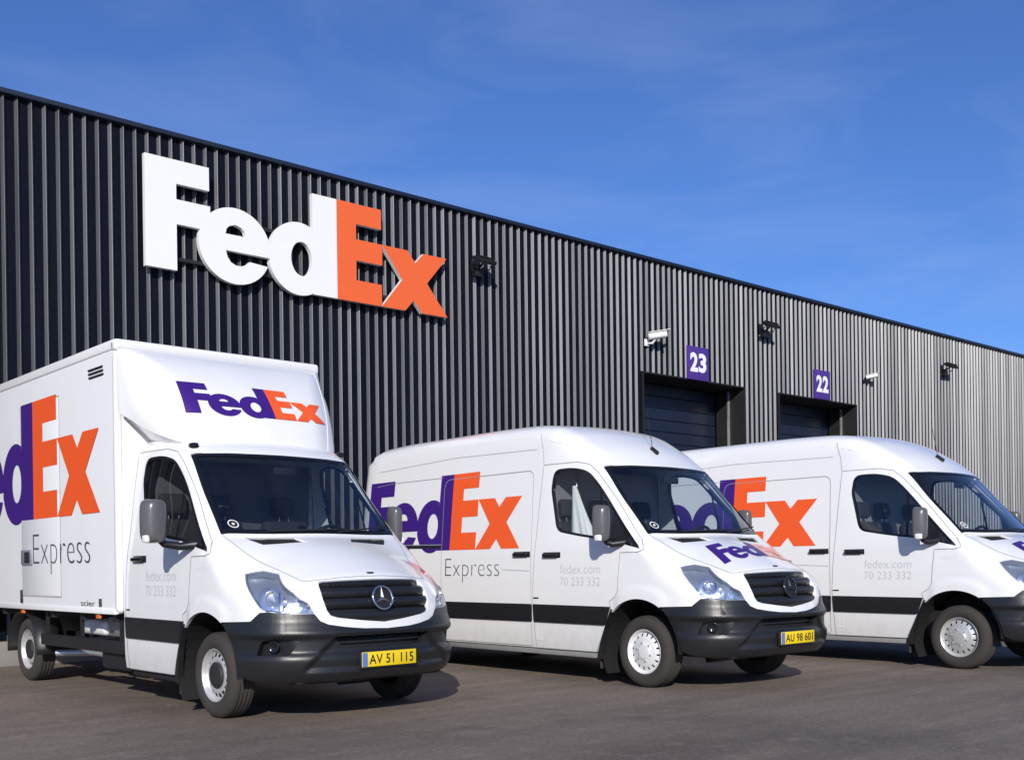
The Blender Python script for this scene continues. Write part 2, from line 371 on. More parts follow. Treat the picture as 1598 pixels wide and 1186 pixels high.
def rib(x, z0, z1):
    """one standing rib: narrow crown, two sloping flanks down to the sheet"""
    k = (round(z0, 3), round(z1, 3))
    if k not in RIBMESH:
        pr = [(0, DEPTH - .001), (.0285, .002), (.031, 0), (.0355, 0), (.038, .002), (.0665, DEPTH - .001)]; n = len(pr)
        V = [(a, b_, z0) for a, b_ in pr] + [(a, b_, z1) for a, b_ in pr]; Fc = [(i, i + 1, n + i + 1, n + i) for i in range(n - 1)] + [tuple(range(n))[::-1], tuple(range(n, 2 * n))]
        o = pyobj('rib', V, Fc, RIB); RIBMESH[k] = o.data
    else: o = link('rib', RIBMESH[k])
    o.location = (x, WY, 0); wchild(o)
DOORS = [(16.25, 19.51), (20.81, 24.0)]; DZ = 4.955
def run(xa, xb, z0, z1):
    w = PITCH * 6; k = math.floor(xa / w); x = xa
    while x < xb - 1e-3:
        k += 1; e = min(k * w, xb)
        if e - x > .02: panel(x, e, z0, z1)
        x = e
run(-1.5, DOORS[0][0], .32, TOPZ - .06); run(DOORS[0][0], DOORS[0][1], DZ, TOPZ - .06); run(DOORS[0][1], DOORS[1][0], .32, TOPZ - .06)
run(DOORS[1][0], DOORS[1][1], DZ, TOPZ - .06); run(DOORS[1][1], 44, .32, TOPZ - .06)
for k in range(math.ceil(-1.5 / PITCH), math.floor(43.9 / PITCH)):
    x = k * PITCH; over = any(x + .067 > a and x < b for a, b in DOORS)
    rib(x, DZ + .03 if over else .32, TOPZ - .06)
wchild(box('parapet_cap', -1.6, 44.1, WY - .05, WY + .42, TOPZ - .055, TOPZ + .012, NAVY, bev=.012))
wchild(box('roof_slab', -1.48, 43.98, WY + .43, WY + 30, TOPZ - .4, TOPZ - .12, ROOFGREY))
wchild(box('end_wall', -1.5, -1.3, WY + .1, WY + 30, 0, TOPZ - .42, CLAD)); wchild(box('end_wall', 43.8, 44.0, WY + .1, WY + 30, 0, TOPZ - .42, CLAD))
wchild(box('back_wall', -1.3, 43.8, WY + 29.8, WY + 30, 0, TOPZ - .42, CLAD))
for xa, xb in ((-1.5, DOORS[0][0] - .02), (DOORS[0][1] + .02, DOORS[1][0] - .02), (DOORS[1][1] + .02, 44)):
    wchild(box('plinth', xa, xb, WY - .01, WY + .3, 0, .318, CONCRETE, bev=.01))
RD = .78
for xa, xb in DOORS:
    # deep black dock surround: two side reveals, a soffit, and the slatted door set at the back
    wchild(box('door_reveal', xa - .02, xa, WY + .001, WY + RD, 0, DZ - .002, REVEAL)); wchild(box('door_reveal', xb, xb + .02, WY + .001, WY + RD, 0, DZ - .002, REVEAL))
    wchild(box('door_soffit', xa - .02, xb + .02, WY + .002, WY + RD, DZ, DZ + .028, REVEAL))
    wchild(box('corner_guard', xb - .045, xb - .004, WY + .40, WY + .455, 0, DZ - .03, ALU, bev=.006))
    wchild(box('door_guide_rail', xa + .004, xa + .07, WY + RD - .12, WY + RD, 0, DZ - .03, NAVY, bev=.006))
    d = empty('roller_door', ((xa + xb) / 2, WY + RD, 0)); bpy.context.view_layer.update()
    N = 20; hh = (DZ - .004) / N; me = None
    for i in range(N):
        if me is None:
            bm = bmesh.new(); bm_box(bm, -(xb - xa) / 2 + .01, (xb - xa) / 2 - .01, .02, .06, .004, hh - .004, .012, 2); s = bmobj('door_slat', bm, NAVYDOOR, d); me = s.data
        else: s = link('door_slat', me, d)
        s.location = (0, 0, i * hh)
    bk = box('door_backing', -(xb - xa) / 2, (xb - xa) / 2, .05, .09, 0, DZ - .004, BLACK, d)
    wchild(d); d['label'] = 'dark navy slatted roller door'
# inner block so that no daylight shows behind the sheets
wchild(box('inner_wall', -1.3, 43.8, WY + .95, WY + 1.1, 0, TOPZ - .42, BLACK))

# ================================================================ WALL SIGN (letters on rails)
SIGNWHITE = mat('sign_white', (.80, .80, .80), .4, var=.02); SIGNORANGE = mat('sign_orange', (.80, .13, .03), .4, var=.02)
SX, SZ, SH, SF, SB = 6.055, 5.319, 1.528, 14.36, 14.435
sg = empty('wall_sign', (SX + 2.6, WY, SZ)); tag(sg, 'large white and orange company letters fixed high on the ribbed wall', 'sign'); bpy.context.view_layer.update()
def schild(o): o.parent = sg; o.matrix_parent_inverse = sg.matrix_world.inverted(); return o
for ch in 'FedEx':
    P, T = glyph_region(ch); n = len(P); y = SF
    V = [(SX + p[0] * SH, y, SZ + p[1] * SH) for p in P] + [(SX + p[0] * SH, SB, SZ + p[1] * SH) for p in P]
    ec = {}
    for t in T:
        for a, b in ((t[0], t[1]), (t[1], t[2]), (t[2], t[0])): ec[(a, b)] = 1
    Fc = [tuple(t) for t in T]; fm = [0] * len(Fc)
    for (a, b) in ec:
        if (b, a) not in ec: Fc.append((b, a, a + n, b + n)); fm.append(1)
    Fc += [tuple(t[::-1] + n) for t in T]; fm += [1] * len(T)
    schild(pyobj('letter', V, Fc, None, mats=[SIGNWHITE if ch in 'Fed' else SIGNORANGE, SIGNWHITE], fm=fm))
for zz in (.12, .56):
    schild(box('mounting_rail', SX + .1, SX + 3.2 * SH, SB + .003, WY - .002, SZ + zz * SH - .025, SZ + zz * SH + .025, BLACK))

# ================================================================ DOCK NUMBER SIGNS
SIGNPURPLE = mat('sign_purple', (.07, .028, .24), .4, var=.03)
for num, xa, xb, z0, z1, where in (('23', 17.56, 18.25, 4.965, 5.655, 'purple square sign reading 23 over the nearer loading door'), ('22', 22.15, 22.80, 4.975, 5.655, 'purple square sign reading 22 over the farther loading door')):
    s = empty('number_sign', ((xa + xb) / 2, WY, z0)); tag(s, where, 'sign', 'dock number signs'); w = xb - xa; h = z1 - z0
    box('plate', -w / 2, w / 2, -.03, -.004, 0, h, SIGNPURPLE, s, bev=.004)
    for j, c in enumerate(num):
        text_obj('digit', c, lambda V, j=j: [(-w * .385 + w * (.395 * j) + v[0] * w * .365, -.033, h * .235 + v[1] * h * .58) for v in V], mat('sign_digit_white', (.82, .82, .82), .4), s, offset=.042)

# ================================================================ LAMPS AND CAMERAS ON THE WALL
LAMPBLACK = mat('lamp_black', (.012, .012, .013), .4, var=.2)
LAMPGLASS = mat('lamp_glass', (.35, .37, .4), .1, coat=.5)
CAMWHITE = mat('camera_white', (.78, .78, .77), .35)
def floodlight(x, z, label):
    r = empty('floodlight', (x, WY, z)); tag(r, label, 'floodlight', 'floodlights on the warehouse wall')
    box('wall_plate', -.07, .07, -.022, -.001, -.10, .10, LAMPBLACK, r, bev=.008)
    tube('arm', [(0, -.02, -.04), (0, -.14, -.06), (0, -.24, .0)], .02, LAMPBLACK, r, 8)
    M = Matrix.Translation((0, -.27, .03)) @ Matrix.Rotation(math.radians(24), 4, 'X')
    hd = box('lamp_head', -.17, .17, -.15, .13, -.025, .045, LAMPBLACK, r, bev=.018, M=M)
    box('lamp_window', -.14, .14, -.12, .07, -.034, -.027, LAMPGLASS, hd, M=M)
    for k in range(5): box('cooling_fin', -.12 + k * .06 - .006, -.12 + k * .06 + .006, -.10, .11, .044, .075, LAMPBLACK, hd, M=M)
    tube('yoke', [(-.18, -.27, .03), (-.18, -.2, -.08), (0, -.16, -.09), (.18, -.2, -.08), (.18, -.27, .03)], .012, LAMPBLACK, r, 6)
    box('junction_box', -.09, .09, -.15, -.045, -.21, -.10, LAMPBLACK, r, bev=.01)
floodlight(11.93, 6.33, 'black floodlight on the wall just right of the big letters')
floodlight(20.12, 6.33, 'black floodlight high on the wall between the two loading doors')
floodlight(28.24, 6.32, 'black floodlight farthest along the wall, right of both loading doors')
def bullet_cam(x, z, s, az, mt, label):
    r = empty('security_camera', (x, WY, z)); tag(r, label, 'camera', 'security cameras on the warehouse wall')
    box('wall_plate', -.06 * s, .06 * s, -.03, -.001, -.12 * s, .0, LAMPBLACK if mt is LAMPBLACK else CAMWHITE, r, bev=.008)
    tube('bracket', [(0, -.02, -.07 * s), (.03 * s, -.12 * s, -.08 * s), (.06 * s, -.17 * s, -.0 * s)], .022 * s, mt, r, 8)
    M = Matrix.Translation((.06 * s, -.19 * s, .045 * s)) @ Matrix.Rotation(az, 4, 'Z') @ Matrix.Rotation(math.radians(-9), 4, 'Y')
    bm = bmesh.new(); tube_bm(bm, [M @ Vector((-.16 * s, 0, 0)), M @ Vector((-.15 * s, 0, 0)), M @ Vector((.17 * s, 0, 0))], [.045 * s, .06 * s, .06 * s], 14); b = bmobj('camera_body', bm, mt if mt is CAMWHITE else CAMWHITE, r, smooth=True, angle=50)
    box('sun_hood', -.15 * s, .24 * s, -.07 * s, .07 * s, .058 * s, .07 * s, CAMWHITE, r, bev=.006, M=M)
    bm = bmesh.new(); tube_bm(bm, [M @ Vector((.165 * s, 0, 0)), M @ Vector((.178 * s, 0, 0))], .048 * s, 14); bmobj('lens', bm, GLOSSBLACK, b, smooth=True)
bullet_cam(16.33, 5.62, 1.15, math.radians(-35), CAMWHITE, 'white tube security camera on the wall above left of the nearer door')
bullet_cam(24.38, 5.66, .85, math.radians(-60), LAMPBLACK, 'small security camera with black bracket right of the farther loading door')
# ================================================================ VAN BODY SURFACE
def catmull(pts,n=8):
    P=[np.array(p,float) for p in pts]; out=[]
    for i in range(len(P)-1):
        p0=P[max(i-1,0)];p1=P[i];p2=P[i+1];p3=P[min(i+2,len(P)-1)]
        # centripetal-ish: chord-limited tangents
        d=np.linalg.norm(p2-p1);m1=(p2-p0)/max(np.linalg.norm(p2-p0),1e-9)*d;m2=(p3-p1)/max(np.linalg.norm(p3-p1),1e-9)*d
        for k in range(n):
            t=k/n;out.append((2*t**3-3*t**2+1)*p1+(t**3-2*t**2+t)*m1+(-2*t**3+3*t**2)*p2+(t**3-t**2)*m2)
    out.append(P[-1]);return np.array(out)
def pchip(xs,ys):
    xs=np.array(xs,float);ys=np.array(ys,float);h=np.diff(xs);d=np.diff(ys)/h;m=np.zeros_like(xs)
    for i in range(1,len(xs)-1):
        if d[i-1]*d[i]>0:
            w1=2*h[i]+h[i-1];w2=h[i]+2*h[i-1];m[i]=(w1+w2)/(w1/d[i-1]+w2/d[i])
    m[0]=d[0];m[-1]=d[-1]
    def f(x):
        x=np.asarray(x,float);i=np.clip(np.searchsorted(xs,x)-1,0,len(xs)-2)
        t=(x-xs[i])/h[i]
        r=(2*t**3-3*t**2+1)*ys[i]+(t**3-2*t**2+t)*h[i]*m[i]+(-2*t**3+3*t**2)*ys[i+1]+(t**3-t**2)*h[i]*m[i+1]
        r=np.where(x<xs[0],ys[0]+m[0]*(x-xs[0]),r);return np.where(x>xs[-1],ys[-1]+m[-1]*(x-xs[-1]),r)
    return f
def sst(t): t=np.clip(t,0,1);return t*t*(3-2*t)
FRONT=[(0,-.06),(.2,-.054),(.4,-.028),(.55,.018),(.68,.085),(.79,.175),(.87,.285),(.93,.42),(.965,.58),(.985,.8),(.993,1.1),(.996,1.5)]
HOODLINE=[(-.3,.90),(-.05,1.055),(.05,1.105),(.2,1.18),(.4,1.285),(.6,1.375),(.75,1.43),(.82,1.457)]
GLASSLINE=[(.85,1.49),(1.15,1.82),(1.48,2.19)]
SIDE_IN=pchip([.2,.3,.45,.7,1.0,1.3,1.5,2.0,2.3,2.6,2.85],[.045,.02,.004,0,0,.012,.033,.082,.118,.16,.2])
FRONT_IN=pchip([.2,.33,.5,.66,.72,.9,1.1,1.25,1.5],[.10,.04,0,.0,.02,.04,.09,.17,.4])
FRONT=[(a*1.02,b) for a,b in FRONT]
class Body:
    def __init__(s,kind):
        s.kind=kind
        if kind=='van':
            s.plan=catmull(FRONT+[(1.016,5.5),(1.010,5.84),(.975,5.965),(.88,6.01),(.6,6.02),(0,6.02)],6)
            s.P=pchip(*zip(*(HOODLINE+GLASSLINE+[(1.56,2.26),(1.7,2.38),(1.9,2.51),(2.1,2.61),(2.4,2.70),(2.8,2.74),(3.5,2.755),(5.0,2.755),(5.5,2.74),(5.85,2.71),(6.0,2.66),(6.15,2.5)])))
        else:
            s.plan=catmull(FRONT+[(1.014,2.62),(.985,2.69),(.92,2.71),(0,2.71)],6)
            s.P=pchip(*zip(*(HOODLINE+GLASSLINE+[(1.56,2.255),(1.7,2.33),(1.9,2.38),(2.3,2.41),(2.7,2.41)])))
        pl=s.plan; full=np.vstack([pl,(pl*[-1,1])[::-1][1:]]) # closed
        s.A=full[:-1];s.B=full[1:]
        d=s.B-s.A;L=np.linalg.norm(d,axis=1);ok=L>1e-6;s.A=s.A[ok];s.B=s.B[ok];d=d[ok];L=L[ok]
        s.T=d/L[:,None];s.L=L;s.N=np.stack([s.T[:,1],-s.T[:,0]],1)
        # orientation: path goes from front centre along +x side -> outward normal is (Ty,-Tx)
    def plandist(s,x,y):
        x=np.atleast_1d(x);y=np.atleast_1d(y)
        px=x[:,None]-s.A[:,0];py=y[:,None]-s.A[:,1]
        t=np.clip(px*s.T[:,0]+py*s.T[:,1],0,s.L)
        qx=px-t*s.T[:,0];qy=py-t*s.T[:,1];d2=qx*qx+qy*qy
        i=np.argmin(d2,1);k=np.arange(len(x))
        sg=np.sign(qx[k,i]*s.N[i,0]+qy[k,i]*s.N[i,1]);d=np.sqrt(d2[k,i])
        dx=qx[k,i];dy=qy[k,i];n=np.maximum(d,1e-9)
        nx=np.where(d>1e-4,sg*dx/n,s.N[i,0]);ny=np.where(d>1e-4,sg*dy/n,s.N[i,1])
        return sg*d,nx,ny
    def topz(s,x,y):
        x2=np.minimum(x*x,1.1)
        return s.P(y-.2*x2*(1-sst((y-1.9)/.8)))-.17*x2*sst((1.0-y)/.45)-.045*x2*sst((y-1.5)/.5)
    def f(s,x,y,z):
        d,nx,ny=s.plandist(x,y)
        front=sst((.55-y)/.5)
        ins=SIDE_IN(z)*(1-front*ny*ny)+FRONT_IN(z)*ny*ny*front
        if s.kind=='van': ins=ins+np.where((ny>0),ny*ny*(.03*np.clip(z-1.0,0,9)),0)
        ins=ins+.075*sst((2.4-y)/.9)*sst((z-1.3)/.7)
        fw=d+ins
        tz=s.topz(x,y);g=(s.topz(x,y+.01)-tz)/.01
        ft=(z-tz)/np.sqrt(1+g*g)
        k=.16+.02*sst((y-1.7)/.8) if s.kind=='van' else .16+.04*sst((y-1.7)/.8)
        h=np.maximum(k-np.abs(fw-ft),0)/k
        return np.maximum(fw,ft)+h*h*k*.25
    def f3(s,p): p=np.asarray(p,float);return s.f(p[:,0],p[:,1],p[:,2])
    def march(s,o,d,t0,t1,n=260):
        """first outside->inside hit along o+t d (vectorised over d,o rows)"""
        ts=np.linspace(t0,t1,n);m=len(o);lo=np.full(m,np.nan);prev=s.f3(o+d*ts[0]);hi=np.full(m,np.nan)
        for a,b in zip(ts[:-1],ts[1:]):
            cur=s.f3(o+d*b);hit=(prev>0)&(cur<=0)&np.isnan(lo);lo[hit]=a;hi[hit]=b;prev=cur
        for _ in range(25):
            mid=(lo+hi)/2;v=s.f3(o+d*np.nan_to_num(mid)[:,None]);lo=np.where(v>0,mid,lo);hi=np.where(v>0,hi,mid)
        return o+d*((lo+hi)/2)[:,None]
    def side(s,y,z,sign=-1):
        y=np.atleast_1d(np.asarray(y,float));z=np.atleast_1d(np.asarray(z,float))
        lo=np.zeros_like(y);hi=np.full_like(y,1.2)
        for _ in range(30):
            mid=(lo+hi)/2;v=s.f(mid,y,z);lo=np.where(v<0,mid,lo);hi=np.where(v<0,hi,mid)
        return np.stack([sign*(lo+hi)/2,y,z],1)
    def top(s,x,y):
        x=np.atleast_1d(np.asarray(x,float));y=np.atleast_1d(np.asarray(y,float))
        lo=np.full_like(x,.5);hi=np.full_like(x,3.)
        for _ in range(32):
            mid=(lo+hi)/2;v=s.f(x,y,mid);lo=np.where(v<0,mid,lo);hi=np.where(v<0,hi,mid)
        return np.stack([x,y,(lo+hi)/2],1)
    def front(s,x,z):
        x=np.atleast_1d(np.asarray(x,float));z=np.atleast_1d(np.asarray(z,float))
        lo=np.full_like(x,-.3);hi=np.full_like(x,2.2)
        for _ in range(32):
            mid=(lo+hi)/2;v=s.f(x,mid,z);hi=np.where(v<0,mid,hi);lo=np.where(v<0,lo,mid)
        return np.stack([x,(lo+hi)/2,z],1)
    def normal(s,p,e=1e-3):
        p=np.asarray(p,float);g=np.stack([s.f3(p+[e,0,0])-s.f3(p-[e,0,0]),s.f3(p+[0,e,0])-s.f3(p-[0,e,0]),s.f3(p+[0,0,e])-s.f3(p-[0,0,e])],1)
        return g/np.maximum(np.linalg.norm(g,axis=1),1e-9)[:,None]
class Shell(Body):
    """adds the wrap-around (u, z) view: u runs along the plan outline from the middle of the nose"""
    def __init__(s, kind):
        super().__init__(kind); s.cum = np.r_[0, np.cumsum(np.linalg.norm(np.diff(s.plan, axis=0), axis=1))]
    def toU(s, p):
        x, y = abs(p[0]), p[1]; A = s.plan[:-1]; d = s.plan[1:] - A; L = np.linalg.norm(d, axis=1); T = d / L[:, None]
        t = np.clip(((np.array([x, y]) - A) * T).sum(1), 0, L); q = A + T * t[:, None]; i = np.argmin(((q - [x, y]) ** 2).sum(1))
        return (s.cum[i] + t[i]) * (1 if p[0] >= 0 else -1)
    def wrap(s, u, z):
        u = np.atleast_1d(np.asarray(u, float)); z = np.atleast_1d(np.asarray(z, float)); a = np.abs(u); sg = np.where(u < 0, -1., 1.)
        def C(t): return np.stack([np.interp(t, s.cum, s.plan[:, 0]), np.interp(t, s.cum, s.plan[:, 1])], 1)
        c = C(a); e = .03; p0 = C(np.maximum(a - e, 0)); p1 = C(np.minimum(a + e, s.cum[-1])); t = p1 - p0; t[a < e] = [1, 0]
        t[a > s.cum[-1] - e] = [-1, 0]
        t /= np.linalg.norm(t, axis=1)[:, None]; n = np.stack([t[:, 1], -t[:, 0]], 1)
        lo = np.full(len(a), -.15); hi = np.full(len(a), .75)
        for _ in range(30):
            m = (lo + hi) / 2; q = c - n * m[:, None]; v = s.f(q[:, 0], q[:, 1], z); hi = np.where(v < 0, m, hi); lo = np.where(v < 0, lo, m)
        q = c - n * ((lo + hi) / 2)[:, None]
        return np.stack([q[:, 0] * sg, q[:, 1], z], 1)
    def map(s, dom, P):
        P = np.asarray(P, float)
        return {'side': lambda: s.side(P[:, 0], P[:, 1]), 'top': lambda: s.top(P[:, 0], P[:, 1]), 'front': lambda: s.front(P[:, 0], P[:, 1]), 'wrap': lambda: s.wrap(P[:, 0], P[:, 1])}[dom]()
    def norm(s, p, e=1e-3):
        n = s.normal(p, e); return n
SHELL = {'van': Shell('van'), 'truck': Shell('truck')}
MESHES = {}
def surf_mesh(name, p, T, nrm, rim, mirror, material):
    a = p[T]; fn = np.cross(a[:, 1] - a[:, 0], a[:, 2] - a[:, 0]); bad = (fn * nrm[T].mean(1)).sum(1) < 0; T = T.copy(); T[bad] = T[bad][:, ::-1]
    V = [tuple(q) for q in p]; Fc = [tuple(t) for t in T]; LN = [tuple(nrm[i]) for t in T for i in t]
    if rim:
        ec = {}
        for t in T:
            for i, j in ((t[0], t[1]), (t[1], t[2]), (t[2], t[0])): ec[(i, j)] = 1
        for (i, j) in ec:
            if (j, i) in ec: continue
            s = len(V); V += [tuple(p[i]), tuple(p[j]), tuple(p[j] - nrm[j] * rim), tuple(p[i] - nrm[i] * rim)]; Fc.append((s + 1, s, s + 3, s + 2))
            e = p[j] - p[i]; w = np.cross(e, nrm[i]); w /= max(np.linalg.norm(w), 1e-9); LN += [tuple(w)] * 4
    if mirror:
        V = [(-x, y, z) for x, y, z in V]; LN2 = []; k = 0; F2 = []
        for f in Fc:
            l = LN[k:k + len(f)]; k += len(f); F2.append(f[::-1]); LN2 += [(-x, y, z) for x, y, z in l[::-1]]
        Fc, LN = F2, LN2
    me = bpy.data.meshes.new(name); me.from_pydata([tuple(map(float, v)) for v in V], [], [tuple(map(int, f)) for f in Fc])
    me.polygons.foreach_set('use_smooth', [True] * len(me.polygons)); me.update()
    me.normals_split_custom_set([tuple(map(float, n)) for n in LN]); me.materials.append(material)
    return me
def patch(name, material, parent, B, dom, outer, holes=(), res=.05, grid=.08, off=0., rim=0., mirror=False, key=None, extra=None, keep=None):
    k = (B.kind, key or name, mirror, material.name)
    if k not in MESHES:
        outer = dens(outer, res); holes = [dens(h, res) for h in holes]
        kp = keep or (lambda c: inpoly(c, outer))
        def kk(c):
            m = kp(c)
            for h in holes: m &= ~inpoly(c, h)
            return m
        P, T = region([outer] + holes + [dens(x, res) for x in (extra or [])], kk, res, grid)
        p = B.map(dom, P); n = B.norm(p, .045 if material in (GLASS, WSGLASS) else 1e-3)
        if material is GLASS: m_ = n.mean(0); n = m_ + .15 * (n - m_); n /= np.linalg.norm(n, axis=1)[:, None]
        o = off(P) if callable(off) else off
        p = p + n * (o[:, None] if hasattr(o, '__len__') else o)
        if callable(off):       # real relief: take the normals from the mesh instead
            a = p[T]; fn = np.cross(a[:, 1] - a[:, 0], a[:, 2] - a[:, 0]); fn *= np.sign((fn * n[T].mean(1)).sum(1))[:, None]
            n2 = np.zeros_like(p)
            for c in range(3): np.add.at(n2, T[:, c], fn)
            n = n2 / np.maximum(np.linalg.norm(n2, axis=1), 1e-12)[:, None]
        MESHES[k] = surf_mesh(name, p, T, n, rim, mirror, material)
    return link(name, MESHES[k], parent)
def both(name, material, parent, B, dom, outer, **kw):
    return patch(name, material, parent, B, dom, outer, **kw), patch(name, material, parent, B, dom, outer, mirror=True, **kw)
def ribbon(name, material, parent, B, dom, line, w=.006, off=.0035, closed=False, mirror=False):
    L = dens(line, .05, closed); p = B.map(dom, L); n = B.norm(p); p = p + n * off
    t = np.roll(p, -1, 0) - np.roll(p, 1, 0) if closed else np.gradient(p, axis=0); t /= np.maximum(np.linalg.norm(t, axis=1), 1e-9)[:, None]; s = np.cross(t, n) * w / 2
    V = np.vstack([p + s, p - s]); N = len(p); Fc = [(i, (i + 1) % N, N + (i + 1) % N, N + i) for i in range(N if closed else N - 1)]
    if mirror: V = V * [-1, 1, 1]
    return pyobj(name, V, Fc, material, parent)
def glyphs_on(parent, place, nrm_off, letters='FedEx', cols=None, grid=.14):
    """letters as thin vinyl; place(P)->3D"""
    for ch in letters:
        key = ('glyph', ch, grid)
        if key not in MESHES: MESHES[key] = glyph_region(ch, min(.14, grid or .14), grid)
        P, T = MESHES[key]; p = place(P)
        a = p[T[0]]; pyobj('letter', p, T, (cols or {}).get(ch, PURPLE if ch in 'Fed' else ORANGE), parent)

# ---------------------------------------------------------------- wheels
def wheel_meshes():
    n = 64; W = {}
    tw = .225
    pr = [(.205, .034), (.222, .014), (.262, .001), (.292, .004), (.318, .014), (.334, .030), (.342, .046)]
    x = .046
    for k in range(4):
        pr += [(.345, x + .010), (.345, x + .026), (.336, x + .028), (.336, x + .034)]; x += .034
    pr += [(.342, tw - .046 + .016), (.334, tw - .03), (.31, tw - .012), (.26, tw), (.205, tw - .03)]
    W['tyre'] = lathe_x(pr, n)
    lip = [(.207, .036), (.2155, .022), (.212, .018), (.203, .026), (.196, .045), (.188, .062)]
    W['rim'] = lathe_x(lip + [(.182, .066), (.178, .062), (.148, .048), (.140, .044), (.116, .046), (.104, .050), (.094, .036), (.088, .03), (.0001, .03)], n, lambda i, k: i == 7 and (k % 4) in (1, 2))
    W['rim_flat'] = lathe_x(lip + [(.182, .060), (.178, .052), (.148, .038), (.142, .034), (.118, .028), (.072, .022), (.066, .016), (.03, .012), (.0001, .012)], n, lambda i, k: i == 7 and (k % 4) == 1)
    W['cap'] = lathe_x([(.105, .052), (.106, .034), (.098, .026), (.06, .022), (.0001, .020)], 32)
    W['drum'] = lathe_x([(.19, .09), (.0001, .09)], 32)
    W['barrel'] = lathe_x([(.19, .06), (.19, .20), (.205, .21)], 32)
    return W
WM = wheel_meshes()
def wheel(parent, x, y, z, style, side):
    """side -1: outer face looks to -x"""
    r = empty('wheel'); r.parent = parent; r.location = (x, y, z)
    if side > 0: r.rotation_euler = (0, 0, math.pi)
    def part(nm, key, m, par=r, flat=False):
        k = ('wheel', key, m.name)
        if k not in MESHES:
            V, Fc = WM[key]; o = pyobj(nm, V, [f[::-1] for f in Fc], m, par, smooth=True); MESHES[k] = o.data; o.data.polygons.foreach_set('use_smooth', [True] * len(o.data.polygons))
            bm = bmesh.new(); bm.from_mesh(o.data)
            for e in bm.edges:
                if len(e.link_faces) == 2 and e.calc_face_angle(0) > math.radians(38): e.smooth = False
            bm.to_mesh(o.data); bm.free(); return o
        return link(nm, MESHES[k], par)
    part('tyre', 'tyre', RUBBER)
    m = RIMSILVER if style != 'pale' else RIMWHITE
    rim = part('rim', 'rim' if style == 'open' else 'rim_flat', m)
    part('brake_drum', 'drum', BLACK, rim); part('rim_barrel', 'barrel', HUBGREY, rim)
    if style == 'open': part('hub_cap', 'cap', HUBGREY)
    else:
        for k in range(6):
            a = k * math.pi / 3 + .3; key = ('bolt', m.name)
            if key not in MESHES:
                bm = bmesh.new(); bmesh.ops.create_cone(bm, cap_ends=True, segments=6, radius1=.011, radius2=.009, depth=.014, matrix=Matrix.Rotation(math.pi / 2, 4, 'Y')); o = bmobj('wheel_bolt', bm, RIMSILVER, rim); MESHES[key] = o.data
            else: o = link('wheel_bolt', MESHES[key], rim)
            o.location = (.018, math.cos(a) * .09, math.sin(a) * .09)
    return r

# ---------------------------------------------------------------- key outlines, in metres from the nose (near side)
HL = [(1.29, 1.155), (1.172, 1.177), (.985, 1.150), (.915, 1.098), (.849, 1.053), (.774, 1.008), (.716, .960), (.65, .930), (.605, .846), (.769, .848), (.98, .865), (1.039, .897), (1.111, .973), (1.217, 1.076)]
GRILLE_H = [(0, .765), (.20, .784), (.415, .812), (.475, .830), (.505, .87), (.530, .952), (.548, 1.06), (.540, 1.088), (.50, 1.094), (.25, 1.101), (0, 1.104)]
BTOP = [(0, .703), (.19, .716), (.37, .738), (.50, .762), (.561, .79), (.605, .842)]
LIP = [(0, .117), (-.2, .124), (-.4, .152), (-.53, .19), (-.59, .22)]
HSEAM = [(-.59, .22), (-.64, .36), (-.685, .48), (-.73, .61), (-.80, .80), (-.857, .990)]
WIN = round_poly([(2.292, 1.98), (2.268, 2.19), (2.0, 2.196), (1.80, 2.146), (1.68, 2.04), (1.30, 1.645), (.985, 1.335), (1.40, 1.428), (1.75, 1.464), (2.17, 1.535)], [.05, .09, .2, .12, .12, .3, .02, .3, .3, .09], 5)
DOOR_TOP = [(2.425, 2.25), (1.95, 2.248), (1.80, 2.215), (1.68, 2.125), (1.36, 1.80), (1.0, 1.415), (.955, 1.362), (.942, 1.322), (1.0, 1.305), (1.231, 1.302)]
DOOR_FR = [(1.231, 1.302), (1.25, 1.1), (1.262, .935), (1.30, .87), (1.377, .822), (1.352, .752), (1.455, .534), (1.572, .318)]
DOOR_RE = [(1.572, .318), (2.47, .318), (2.512, .83), (2.50, 1.1), (2.425, 2.25)]
ARC_C = (1.0, .35); ARC_R = .505
def arc(a0, a1, cy=1.0, cz=.35, r=ARC_R, n=20): return [(cy + r * math.cos(math.radians(a0 + (a1 - a0) * i / n)), cz + r * math.sin(math.radians(a0 + (a1 - a0) * i / n))) for i in range(n + 1)]
def mirror_half(h): return [(-u, z) for u, z in h[::-1] if u > 1e-6] + list(h)

